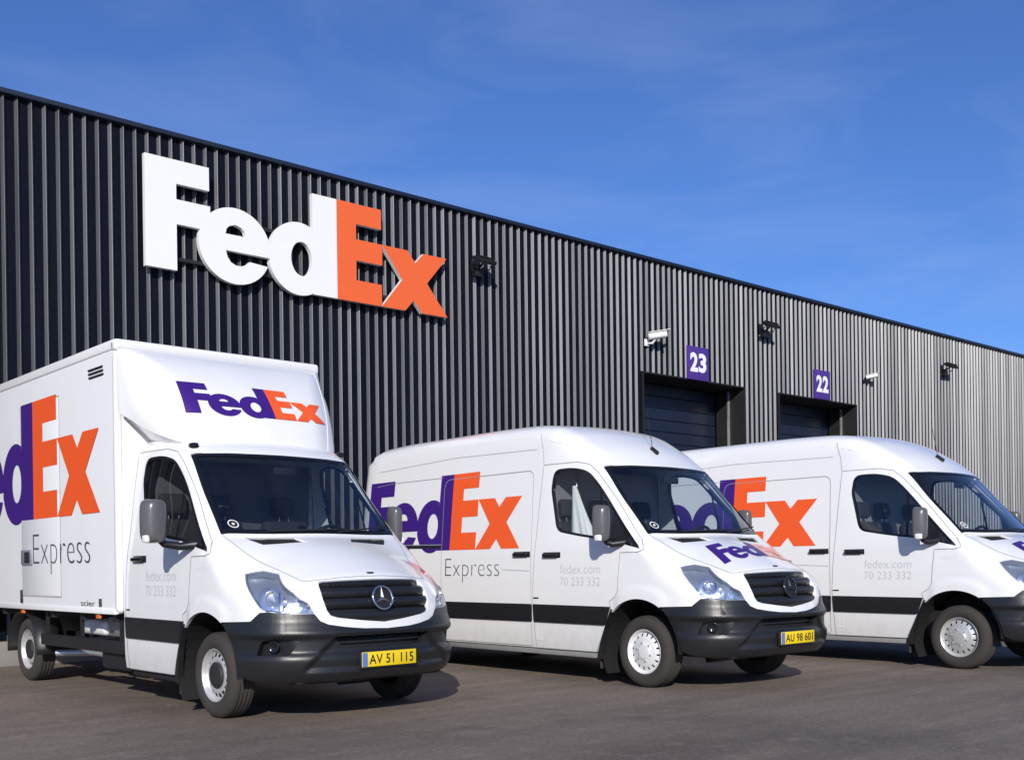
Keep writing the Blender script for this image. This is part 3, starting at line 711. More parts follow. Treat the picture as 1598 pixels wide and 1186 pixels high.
def build_cab(v, kind, style, hood_logo, plate, emblem, seats=True):
    B = SHELL[kind]
    W3 = lambda L: B.wrap(*np.array(L, float).T)
    hl3 = W3(HL)
    # ---- bonnet and front wings
    rear = [(x, .846 + .2 * x * x) for x in np.linspace(-.857, .857, 21)]
    lipL = [tuple(p) for p in LIP]; seamL = [tuple(p) for p in HSEAM]
    hood = [(x, y) for x, y in lipL[::-1]] + []
    poly = list(lipL) + seamL[1:] + rear[1:-1] + [(-x, y) for x, y in seamL[::-1]] + [(-x, y) for x, y in lipL[::-1]][1:-1]
    vp = [(x, .818 + .2 * x * x) for x in np.linspace(-.70, -.275, 7)] + [(x, .715 + .2 * x * x) for x in np.linspace(-.21, -.60, 7)]
    hd = patch('bonnet', WHITE, v, B, 'top', poly, holes=[vp, [(-x, y) for x, y in vp]], key='bonnet', grid=.05, off=-.0005, rim=.022)
    for sgn in (False, True):
        ribbon('bonnet_gap', SEAM, hd, B, 'top', HSEAM, .006, mirror=sgn)
    gl = [(-x, y) for x, y in LIP[::-1]][:-1] + LIP
    ribbon('bonnet_gap', SEAM, hd, B, 'top', gl, .005)
    # intake vents let into the rear of the bonnet
    for mir in (False, True):
        vn = patch('bonnet_vent', BLACK, hd, B, 'top', offset_poly(dens(vp, .05), -.02), grid=.05, off=-.02, mirror=mir, key='bonnet_vent')
    Kz = pchip([.5, .60, .75, .90, 1.0], [1.10, 1.165, 1.262, 1.352, 1.405]); ky = np.linspace(hl3[0][1], 1.0, 14); kz = Kz(ky); kz[0] = hl3[0][2]
    K3 = B.side(ky, kz)
    wing_top = [tuple(p) for p in HSEAM[1:]] + [(-.862, 1.0)] + [(p[0], p[1]) for p in K3[::-1]] + [(-p[0], p[1]) for p in dens(hl3[0:3], .05, False)[1:]]
    both('wing_top', WHITE, v, B, 'top', wing_top, grid=.06, off=-.001)
    front_edge = dens(np.array([hl3[i] for i in (10, 11, 12, 13, 0)]), .04, False)
    wing = [(y, z) for y, z in zip(ky, kz)] + [(1.0, 1.405), (.955, 1.362), (.942, 1.322), (1.0, 1.305), (1.231, 1.302)] + DOOR_FR[1:6] + arc(47, 122, n=16) + [(.735, .783), (.395, .794), (.319, .862)] + [(p[1], p[2]) for p in front_edge[:-1]]
    flare = lambda P: -.0005 + .013 * sst((.645 - np.hypot(P[:, 0] - 1.0, P[:, 1] - .35)) / .05) * sst((1.34 - P[:, 0]) / .12) * sst((P[:, 0] - .60) / .14)
    wings = both('front_wing', WHITE, v, B, 'side', wing, grid=.028, res=.03, off=flare, rim=.03)
    # ---- nose: white grille surround
    lip3 = B.top(*np.array(dens(LIP + HSEAM[1:3], .04, False)).T); lipu = [(abs(B.toU(p)), p[2]) for p in lip3]
    half = BTOP + [HL[7], HL[6], HL[5], HL[4], HL[3], HL[2]] + lipu[::-1]
    fas = mirror_half([p for p in half])
    # half runs bottom centre -> out -> back to top centre; mirrored copy closes the loop
    fas = half + [(-u, z) for u, z in half[::-1] if u > 1e-6]
    gr = GRILLE_H + [(-u, z) for u, z in GRILLE_H[::-1] if u > 1e-6]
    patch('grille_surround', WHITE, v, B, 'wrap', fas, holes=[gr], grid=.05, res=.03, rim=.035, key='surround')
    # ---- grille
    g = patch('grille', BLACK, v, B, 'wrap', gr, grid=.08, off=-.055, key='grille')
    for z0, z1 in ((.755, .862), (.880, .962), (.982, 1.050), (1.066, 1.11)):
        rc = [(-.7, z0), (.7, z0), (.7, z1), (-.7, z1)]; gp = offset_poly(dens(gr, .03), .004)
        zc = (z0 + z1) / 2; hh = (z1 - z0) / 2
        patch('grille_bar', PLASTIC if z0 < 1.06 else GLOSSBLACK, g, B, 'wrap', gp, grid=.018, res=.03, extra=[rc], keep=lambda c, gp=gp, z0=z0, z1=z1: inpoly(c, gp) & (c[:, 1] > z0) & (c[:, 1] < z1),
              off=lambda P, zc=zc, hh=hh: -.030 + .020 * (1 - ((P[:, 1] - zc) / hh) ** 2) + .012 * (P[:, 1] - zc) / hh, rim=.02, key='gbar%.2f' % z0)
    # emblem: ring and three-pointed star
    em = empty('emblem'); em.parent = v; c = B.wrap([0.], [.955])[0]; em.location = (0, c[1] - .012, .955); em.rotation_euler = (math.radians(-14), 0, 0)
    tube('emblem_ring', [(math.cos(a) * .092, 0, math.sin(a) * .092) for a in np.linspace(0, 2 * math.pi, 48, endpoint=False)], .0085, emblem, em, 8, True)
    bm = bmesh.new()
    for k in range(3):
        a = math.pi / 2 + k * 2 * math.pi / 3; tip = Vector((math.cos(a) * .088, 0, math.sin(a) * .088)); s = Vector((math.cos(a + math.pi / 2), 0, math.sin(a + math.pi / 2))) * .017
        l = Vector((math.cos(a + math.pi / 3), 0, math.sin(a + math.pi / 3))) * .018; r_ = Vector((math.cos(a - math.pi / 3), 0, math.sin(a - math.pi / 3))) * .018
        f = Vector((0, -.014, 0)); bk = Vector((0, .008, 0)); cf = bm.verts.new(f); vt = bm.verts.new(tip); vl = bm.verts.new(l); vr = bm.verts.new(r_); cb = bm.verts.new(bk)
        bm.faces.new((cf, vl, vt)); bm.faces.new((cf, vt, vr)); bm.faces.new((cb, vt, vl)); bm.faces.new((cb, vr, vt))
    bmobj('star', bm, emblem, em)
    tube('emblem_disc', [(0, .012, 0), (0, .018, 0)], .09, BLACK, em, 24)
    bp = B.top([0.], [.155])[0]; box('bonnet_badge', -.03, .03, bp[1] - .014, bp[1] + .014, bp[2] - .01, bp[2] + .006, HUBGREY, hd, bev=.005)
    # ---- headlamps
    for mir in (False, True):
        sgn = 1 if mir else -1
        hs = patch('headlamp', LAMPGREY, v, B, 'wrap', [(-u, z) for u, z in HL], grid=.03, res=.025, off=lambda P: -.052 - .006 * np.sin(P[:, 0] * 18) * np.sin(P[:, 1] * 21), mirror=mir, key='lamp_back')
        patch('lamp_rim', LAMPGREY, hs, B, 'wrap', [(-u, z) for u, z in HL], holes=[offset_poly([(-u, z) for u, z in HL], .006)], res=.025, grid=None, off=.002, rim=.05, mirror=mir, key='lamp_rim')
        patch('lamp_lens', LENS, hs, B, 'wrap', [(-u, z) for u, z in HL], grid=.04, res=.03, off=.001, mirror=mir, key='lamp_lens')
        for (u, z, r, m_) in ((.955, .985, .050, REFLECTOR), (.745, .888, .030, REFLECTOR)):
            p = B.wrap([-u], [z])[0]; n = B.norm(np.array([p]))[0]; ax = Vector((n[0] * .8, -.75 + n[1] * .3, n[2] * .15)).normalized()
            bm = bmesh.new(); Q = ax.to_track_quat('X', 'Z').to_matrix().to_4x4(); M = Matrix.Translation(Vector(p) + Vector(n) * (-.008 - r * .28)) @ Q
            pr = [(r * 1.05, -.004), (r, .0), (r * .95, -.006), (r * .8, -.022), (r * .5, -.036), (r * .26, -.042), (r * .20, -.030), (.0005, -.026)]
            V, Fc = lathe_x(pr, 24); V = [M @ Vector(q) for q in V]
            if mir: V = [(-q[0], q[1], q[2]) for q in V]; Fc = [f[::-1] for f in Fc]
            pyobj('lamp_bowl', V, [f[::-1] for f in Fc], m_, hs, smooth=True)
        patch('lamp_reflector', REFLECTOR, hs, B, 'wrap', round_poly([(-.865, .872), (-1.02, .885), (-1.10, .985), (-1.05, 1.075), (-.93, 1.065), (-.85, 1.0), (-.82, .93)], .03, 3), grid=.022, res=.03, off=lambda P: -.026 - .020 * sst((.09 - np.hypot(P[:, 0] + .96, P[:, 1] - .98)) / .09) + .0012 * np.sin(P[:, 0] * 170), mirror=mir, key='lamp_refl')
        patch('lamp_side_reflector', REFLECTOR, hs, B, 'wrap', [(-.66, .862), (-.80, .862), (-.80, .93), (-.73, .95)], grid=.03, res=.03, off=lambda P: -.024 + .0012 * np.sin(P[:, 0] * 170), mirror=mir, key='lamp_refl2')
        # bright vertical light guide strip
        patch('lamp_divider', CHROME, hs, B, 'wrap', [(-.875, .868), (-.890, .868), (-.905, 1.02), (-.885, 1.02)], grid=None, off=-.018, mirror=mir, key='lamp_div')
        patch('turn_lens', LENS, hs, B, 'wrap', [(-.72, .86), (-.64, .86), (-.675, .92), (-.735, .94)], grid=None, off=-.012, mirror=mir, key='turn')
    # ---- bumper, black, with lower intake and lamp recesses
    ac = arc(122, 176, n=10); acu = [(abs(B.toU(B.side([y], [z])[0])), z) for y, z in ac]
    bh = BTOP + [(.769, .845), (.98, .862), (1.037, .858), (1.122, .790), (1.44, .780)] + acu[1:] + [(1.17, .352), (1.08, .330), (.92, .318), (.5, .322), (.2, .332), (0, .334)]
    bl = bh + [(-u, z) for u, z in bh[::-1] if u > 1e-6]
    intake = round_poly([(-.455, .664), (.455, .664), (.375, .578), (-.375, .578)], .012, 3)
    fog = round_poly([(.715, .652), (.90, .664), (1.02, .645), (1.065, .538), (.80, .532)], .02, 3); fogm = [(-u, z) for u, z in fog]
    prof_b = pchip([.30, .325, .37, .44, .50, .53, .56, .64, .662, .672, .70, .75, .80, .87], [-.045, -.010, .014, .030, .034, .026, .008, .006, .010, .026, .034, .024, .010, .004])
    bmp = patch('front_bumper', PLASTIC, v, B, 'wrap', bl, holes=[intake, fog, fogm], grid=.0135, res=.02, off=lambda P: prof_b(P[:, 1]) * (1 - .5 * sst((np.abs(P[:, 0]) - 1.0) / .4)) - .030 * sst((.455 + (.664 - P[:, 1]) * 1.05 - np.abs(P[:, 0])) / .035) * sst((.672 - P[:, 1]) / .012) * sst((P[:, 1] - .40) / .04), rim=.05, key='bumper')
    ik = patch('lower_intake', BLACK, bmp, B, 'wrap', [(-.49, .69), (.49, .69), (.42, .555), (-.42, .555)], grid=.06, off=-.09, key='intake')
    for zz in (.622,): ribbon('intake_bar', PLASTIC, ik, B, 'wrap', [(-.42, zz), (0, zz), (.42, zz)], .012, -.055)
    for mir in (False, True):
        fr = patch('lamp_recess', PLASTIC, bmp, B, 'wrap', [(-1.09, .52), (-.78, .52), (-.69, .675), (-1.06, .675)], grid=.04, off=lambda P: -.055 + .05 * sst((.90 + P[:, 0]) / .16), mirror=mir, key='fogrec')
        p = B.wrap([-.93], [.60])[0]; n = B.norm(np.array([p]))[0]; M = Matrix.Translation(Vector(p) + Vector(n) * -.028) @ Vector(n).to_track_quat('X', 'Z').to_matrix().to_4x4()
        V, Fc = lathe_x([(.044, .0), (.046, .010), (.040, .014), (.034, .008), (.0005, .010)], 20); V = [M @ Vector(q) for q in V]
        if mir: V = [(-q[0], q[1], q[2]) for q in V]
        pyobj('fog_lamp', V, [f[::-1] for f in Fc] if not mir else Fc, GLOSSBLACK, fr, smooth=True)
    ribbon('bumper_crease', BLACK, bmp, B, 'wrap', [(u, .672 - .0 * u) for u in np.linspace(-1.2, 1.2, 40)], .004, .0185)
    # ---- number plate
    if plate:
        py = B.wrap([0.], [.49])[0][1] - .034
        np_ = box('number_plate', -.26, .26, py - .008, py, .425, .540, YELLOW, v, bev=.004)
        box('plate_holder', -.272, .272, py + .001, py + .03, .412, .552, PLASTIC, np_, bev=.006)
        box('plate_band', -.258, -.21, py - .0105, py - .0085, .429, .536, BLUE, np_)
        text_obj('plate_text', plate, lambda V: [(-.195 + p[0] * .425, py - .0105, .445 + p[1] * .075) for p in V], PLATEINK, np_, offset=.012, space=1.05, split=True)
    # ---- windscreen
    ws = [(-.862, 1.490), (-.6, 1.489), (0, 1.488), (.6, 1.489), (.862, 1.490), (.835, 1.80), (.797, 2.183), (.5, 2.197), (0, 2.201), (-.5, 2.197), (-.797, 2.183), (-.835, 1.80)]
    ws = round_poly(ws, [.02, 0, 0, 0, .02, 0, .05, 0, 0, 0, .05, 0], 4)
    wi = offset_poly(dens(ws, .04), .028)
    wsb = patch('windscreen', WSGLASS, v, B, 'front', wi, grid=.10, off=-.004, key='windscreen')
    patch('windscreen_border', GLOSSBLACK, wsb, B, 'front', ws, holes=[wi], grid=None, res=.04, off=.0015, rim=.012, key='ws_border')
    cw = [(x, .847 + .2 * x * x) for x in np.linspace(-.857, .857, 21)] + [(p[0], p[1] + .004) for p in B.front(np.linspace(.86, -.86, 21), np.full(21, 1.4875))]
    patch('cowl', BLACK, v, B, 'top', cw, grid=None, off=-.003, key='cowl')
    for (pv, tp) in (((-.50, 1.49), (.28, 1.515)), ((.16, 1.487), (.80, 1.55))):
        L = B.front(np.linspace(pv[0], tp[0], 10), np.linspace(pv[1], tp[1], 10)); n = B.norm(L); q = L + n * .022
        tube('wiper', q, .008, BLACK, v, 6)
    # ---- side glass, doors, pillars
    fixed = [p for p in WIN]; wini = offset_poly(dens(WIN, .03), .026)
    near = None
    for mir in (False, True):
        D = DOOR_TOP + DOOR_FR[1:] + DOOR_RE[1:-1]
        dr = patch('front_door', WHITE, v, B, 'side', D, holes=[WIN], grid=.08, res=.04, rim=.03, mirror=mir, key='front_door')
        if not mir: near = dr
        wf = patch('window_frame', GLOSSBLACK, dr, B, 'side', WIN, holes=[wini], grid=None, res=.03, off=-.001, rim=.03, mirror=mir, key='window_frame')
        tri = lambda c: inpoly(c, wini) & (c[:, 0] < 1.40)
        patch('mirror_panel', PLASTIC, dr, B, 'side', wini, extra=[[(1.40, 1.2), (1.40, 2.3), (.9, 2.3), (.9, 1.2)]], keep=tri, grid=.05, off=-.004, mirror=mir, key='mirror_panel')
        patch('door_window', GLASS, dr, B, 'side', wini, extra=[[(1.40, 1.2), (1.40, 2.3), (2.5, 2.3), (2.5, 1.2)]], keep=lambda c: inpoly(c, wini) & (c[:, 0] > 1.40), grid=.08, off=-.012, mirror=mir, key='door_window')
        ribbon('window_bar', GLOSSBLACK, dr, B, 'side', [(1.57, 1.455), (1.62, 1.98)], .028, -.006, mirror=mir)
        ribbon('door_gap', SEAM, dr, B, 'side', D, .007, closed=True, mirror=mir)
        ih = B.side([2.21], [1.29])[0]; sx = 1 if mir else -1
        hb = box('door_handle', sx * (abs(ih[0]) + .032) - .012, sx * (abs(ih[0]) + .032) + .012, 2.10, 2.33, 1.272, 1.308, GLOSSBLACK, dr, bev=.010, seg=3)
        box('handle_recess', sx * (abs(ih[0]) + .004) - .004, sx * (abs(ih[0]) + .004) + .004, 2.085, 2.345, 1.262, 1.322, PLASTIC, hb, bev=.003)
        for yy in (2.12, 2.31): box('handle_foot', sx * (abs(ih[0]) + .012) - .016, sx * (abs(ih[0]) + .012) + .016, yy - .014, yy + .014, 1.278, 1.302, GLOSSBLACK, hb, bev=.004)
        # black rub strip and lower door
        patch('rub_strip', PLASTIC, dr, B, 'side', round_poly([(1.362, .772), (2.503, .778), (2.49, .592), (1.436, .588)], .012, 2), grid=.1, off=.016, rim=.018, mirror=mir, key='rub_door')
        # inner lining
        patch('door_lining', INTERIOR, dr, B, 'side', [(1.64, .45), (2.42, .45), (2.42, 1.52), (1.9, 1.46), (1.40, 1.40), (1.40, .98), (1.60, .85)], grid=.2, off=-.06, mirror=mir, key='door_lining')
        # door mirror
        mx = lambda a: (sx * abs(a))
        mo = empty('door_mirror'); mo.parent = dr
        mX, mW = ((1.285, .105) if sx < 0 else (1.09, .065)) if kind == 'truck' else ((1.195, .084) if sx < 0 else (1.03, .062))
        M = Matrix.Translation((sx * mX, 1.29, 1.588)) @ Matrix.Rotation(sx * math.radians(-10), 4, 'Z')
        bm = bmesh.new()
        rows = []
        for (t, hw, hh, dz) in ((-.078, .20 * mW, .12, 0), (-.074, .42 * mW, .145, 0), (-.060, .68 * mW, .162, 0), (-.036, .87 * mW, .171, 0), (-.005, .97 * mW, .175, 0), (.03, mW, .177, 0), (.05, mW, .177, 0), (.055, .94 * mW, .170, 0)):
            rows.append([M @ Vector((math.copysign(abs(math.cos(a)) ** .55, math.cos(a)) * hw, t, math.copysign(abs(math.sin(a)) ** .45, math.sin(a)) * hh + dz)) for a in np.linspace(0, 2 * math.pi, 28, endpoint=False)])
        V, Fc = loft_grid(rows, True); n0 = len(V); V += [sum(rows[0], Vector()) / 28]; Fc += [(k, n0, (k + 1) % 28) for k in range(28)]
        o = pyobj('mirror_housing', V, Fc, MIRRORPL, mo, smooth=True); bm = bmesh.new(); bm.from_mesh(o.data); bmesh.ops.recalc_face_normals(bm, faces=bm.faces[:]); bm.to_mesh(o.data); bm.free()
        V = [M @ Vector((math.copysign(abs(math.cos(a)) ** .55, math.cos(a)) * .9 * mW, .051, math.copysign(abs(math.sin(a)) ** .45, math.sin(a)) * .166)) for a in np.linspace(0, 2 * math.pi, 28, endpoint=False)]
        pyobj('mirror_glass', V, [list(range(28))], MIRRORGL, mo)
        tube('mirror_arm', [(sx * (mX - .03), 1.31, 1.455), (sx * (mX - .08), 1.30, 1.405), (sx * 1.08, 1.27, 1.385), (sx * .94, 1.20, 1.40)], [.026, .03, .034, .045], PLASTIC, mo, 10)
        box('turn_signal', sx * (mX + mW * .8) - .02, sx * (mX + mW * .8) + .02, 1.235, 1.31, 1.415, 1.475, mat('clear_lens_white', (.8, .8, .78), .2), mo, bev=.012)
        # pillar, drip rail and strip behind the door
        gz = G_Z[kind]; gy = np.linspace(1.652, 2.50 if kind == 'van' else 2.555, 14)
        wse = [(p[1], p[2]) for p in B.front(np.linspace(-.862, -.797, 12), np.linspace(1.482, 2.183, 12))]
        if not mir:
            x_e = np.interp(np.linspace(1.482, 2.183, 12), [1.482, 1.80, 2.183], [-.862, -.835, -.797]); wse = [(p[1], p[2]) for p in B.front(x_e, np.linspace(1.482, 2.183, 12))]
            WSE = wse
        pil = [(1.0, 1.405)] + WSE + [(y, float(gz(y))) for y in gy] + ([(2.425, 2.25)] if kind == 'van' else [(2.55, .83), (2.55, .318), (2.47, .318), (2.512, .83), (2.50, 1.1), (2.425, 2.25)]) + DOOR_TOP[1:6]
        patch('door_pillar', WHITE, v, B, 'side', pil, grid=.06, res=.035, off=-.001, rim=.02, mirror=mir, key='pillar')
        # arch trim and mud flap behind the front wheel
        patch('arch_trim', PLASTIC, v, B, 'side', [(1.335, .742), (1.352, .752), (1.455, .534), (1.572, .26), (1.50, .25), (1.47, .40), (1.43, .56), (1.375, .68)], grid=.05, off=.012, rim=.05, mirror=mir, key='arch_trim')
        box('mud_flap', sx * .83 - .13, sx * .83 + .13, 1.56, 1.575, .15, .46, RUBBER, v, bev=.005)
        # wheel housing
        rows = [[(x, 1.0 + .495 * math.cos(a), .35 + .495 * math.sin(a)) for a in np.linspace(-.5, math.pi, 22)] for x in (sx * 1.0, sx * .52)]
        V, Fc = loft_grid(rows); V += [(sx * .52, 1.0, .35)]; n0 = len(V) - 1; Fc += [(22 + i, 22 + i + 1, n0) for i in range(21)]
        pyobj('wheel_housing', V, Fc, BLACK, v)
        wheel(v, sx * .955, 1.0, .345, style, sx)
        sl = box('sill_step', sx * (.955 if kind == 'van' else .93) - .03, sx * (.955 if kind == 'van' else .93) + .03, 1.60, 2.50 if kind == 'truck' else 4.15, .25, .312, SILLGREY if kind == 'van' else CHASSIS, v, bev=.012)
    # ---- under-bonnet block, floor, cab furniture
    box('underbody', -.70, .70, .12, 2.45, .30, .62, CHASSIS, v, bev=.03)
    box('engine_block', -.5, .5, .25, .95, .55, 1.05, BLACK, v)
    box('cab_floor', -.95, .95, 1.5, 2.43, .60, .68, INTERIOR, v)
    rows = []
    for x in np.linspace(-.84, .84, 13):
        b_ = .2 * x * x; rows.append([(x, .93 + b_, 1.36), (x, .95 + b_, 1.445), (x, 1.10 + b_ * .8, 1.47), (x, 1.25 + b_ * .5, 1.46 + (.05 if x > .12 else 0)), (x, 1.36 + b_ * .3, 1.38), (x, 1.40 + b_ * .2, 1.2), (x, 1.34, .8)])
    V, Fc = loft_grid(rows); pyobj('dashboard', V, Fc, INTERIOR, v, smooth=True)
    box('bulkhead', -.835, .835, 2.40, 2.43, .62, 2.20, BULKHEAD if kind == 'van' else INTERIOR, v)
    sw = empty('steering_wheel'); sw.parent = v; sw.location = (.46, 1.50, 1.40); sw.rotation_euler = (math.radians(-62), 0, 0)
    tube('steering_rim', [(math.cos(a) * .20, math.sin(a) * .20, 0) for a in np.linspace(0, 2 * math.pi, 32, endpoint=False)], .017, BLACK, sw, 8, True)
    box('steering_hub', -.07, .07, -.06, .06, -.03, .02, BLACK, sw, bev=.02); box('steering_spoke', -.19, .19, -.018, .018, -.012, .006, BLACK, sw, bev=.005)
    for sxx, wd in ((-.64, .21), (-.18, .21), (.50, .24)):
        st = empty('seat'); st.parent = v; st.location = (sxx, 2.0, 0)
        box('seat_cushion', -wd, wd, -.26, .24, .92, 1.08, SEATCLOTH, st, bev=.05, seg=3)
        M = Matrix.Translation((0, .22, 1.04)) @ Matrix.Rotation(math.radians(-9), 4, 'X')
        box('seat_back', -wd, wd, -.06, .07, 0, .62, SEATCLOTH, st, bev=.05, seg=3, M=M)
        box('head_rest', -.13, .13, -.05, .05, .66, .86, SEATCLOTH, st, bev=.045, seg=3, M=M)
        for q in (-.05, .05): tube('head_rest_post', [M @ Vector((q, 0, .6)), M @ Vector((q, 0, .68))], .007, ALU, st, 6)
    # headlining
    patch('headlining', INTERIOR, v, B, 'top', [(-.74, 1.72), (.74, 1.72), (.80, 2.42), (-.80, 2.42)], grid=.2, off=-.05 if kind == 'truck' else -.09, key='headlining')
    rm = B.front([0.], [2.08])[0]; box('rear_view_mirror', -.11, .11, rm[1] + .06, rm[1] + .09, 2.02, 2.09, BLACK, v, bev=.015)
    box('paper_sheet', -.16, .14, -.10, .11, 0, .004, CLOTH, v, M=Matrix.Translation((-.05, 1.13, 1.486)) @ Matrix.Rotation(math.radians(9), 4, 'Y') @ Matrix.Rotation(.3, 4, 'Z'))
    # round sticker low in the near corner of the windscreen
    p = B.front([-.735], [1.56])[0]
    for (r0, r1, m_) in ((.034, .042, CLOTH), (0, .012, CLOTH)):
        o2 = [(-.735 + math.cos(a) * r1, 1.565 + math.sin(a) * r1 * .8) for a in np.linspace(0, 2 * math.pi, 28, endpoint=False)]
        hs_ = [[(-.735 + math.cos(a) * r0, 1.565 + math.sin(a) * r0 * .8) for a in np.linspace(0, 2 * math.pi, 28, endpoint=False)]] if r0 else []
        patch('windscreen_sticker', m_, wsb, B, 'front', o2, holes=hs_, grid=None, off=.001, key='sticker%.3f' % r1)
    # ---- printed text on the near door
    def sidetext(s, y0, y1, z0, z1, m_, off=.0015, par=near, o_=-.012, sp=1.0, split=True):
        def pl(V):
            q = B.side(y0 + (y1 - y0) * V[:, 0], z0 + (z1 - z0) * V[:, 1]); return q + B.norm(q) * off
        return text_obj('door_text', s, pl, m_, par, offset=o_, space=sp, split=split)
    sidetext('fedex.com', 2.085, 1.50, 1.100, 1.195, PALEVINYL); sidetext('70 233 332', 2.085, 1.50, .975, 1.062, PALEVINYL)
    sidetext('The World On Time', 2.085, 1.50, .862, .908, PALERVINYL)
    sidetext('V98072', 1.16, .97, 1.185, 1.222, PALERVINYL, par=wings[0])
    q = B.side([2.465], [.842])[0]; box('marker_stud', q[0] - .008, q[0] + .004, 2.42, 2.50, .836, .850, GLOSSBLACK, near, bev=.003)
    if hood_logo:
        def pl(P):
            x = -.525 + P[:, 0] * .338 + P[:, 1] * .09; y = .335 + P[:, 1] * .31; q = B.top(x, y); return q + B.norm(q) * .004
        glyphs_on(hd, pl, 0, cols={'E': PALEORANGE, 'x': PALEORANGE})
    return B, near, sidetext
G_Z = {'van': pchip([1.65, 1.75, 1.9, 2.1, 2.42, 2.8, 5.0, 5.5, 5.75, 5.9], [2.183, 2.262, 2.35, 2.43, 2.51, 2.57, 2.57, 2.56, 2.53, 2.48]),
       'truck': pchip([1.65, 1.75, 1.9, 2.2, 2.6], [2.183, 2.228, 2.262, 2.285, 2.29])}

def roof(v, B, kind, yend):
    gz = G_Z[kind]
    gy = np.linspace(1.652, yend, 40); g3 = B.side(gy, gz(gy))
    xt = np.linspace(-.797, .797, 17); fr = B.front(xt, np.interp(np.abs(xt), [0, .5, .797], [2.201, 2.197, 2.183]))
    rr = [(x, yend) for x in np.linspace(g3[-1][0], -g3[-1][0], 17)][1:-1]
    poly = [(p[0], p[1]) for p in g3] + rr + [(-p[0], p[1]) for p in g3[::-1]] + [(p[0], p[1]) for p in fr[::-1]][1:-1]
    return patch('roof', WHITE, v, B, 'top', poly, grid=.09, off=-.0005, rim=.015, key='roof')

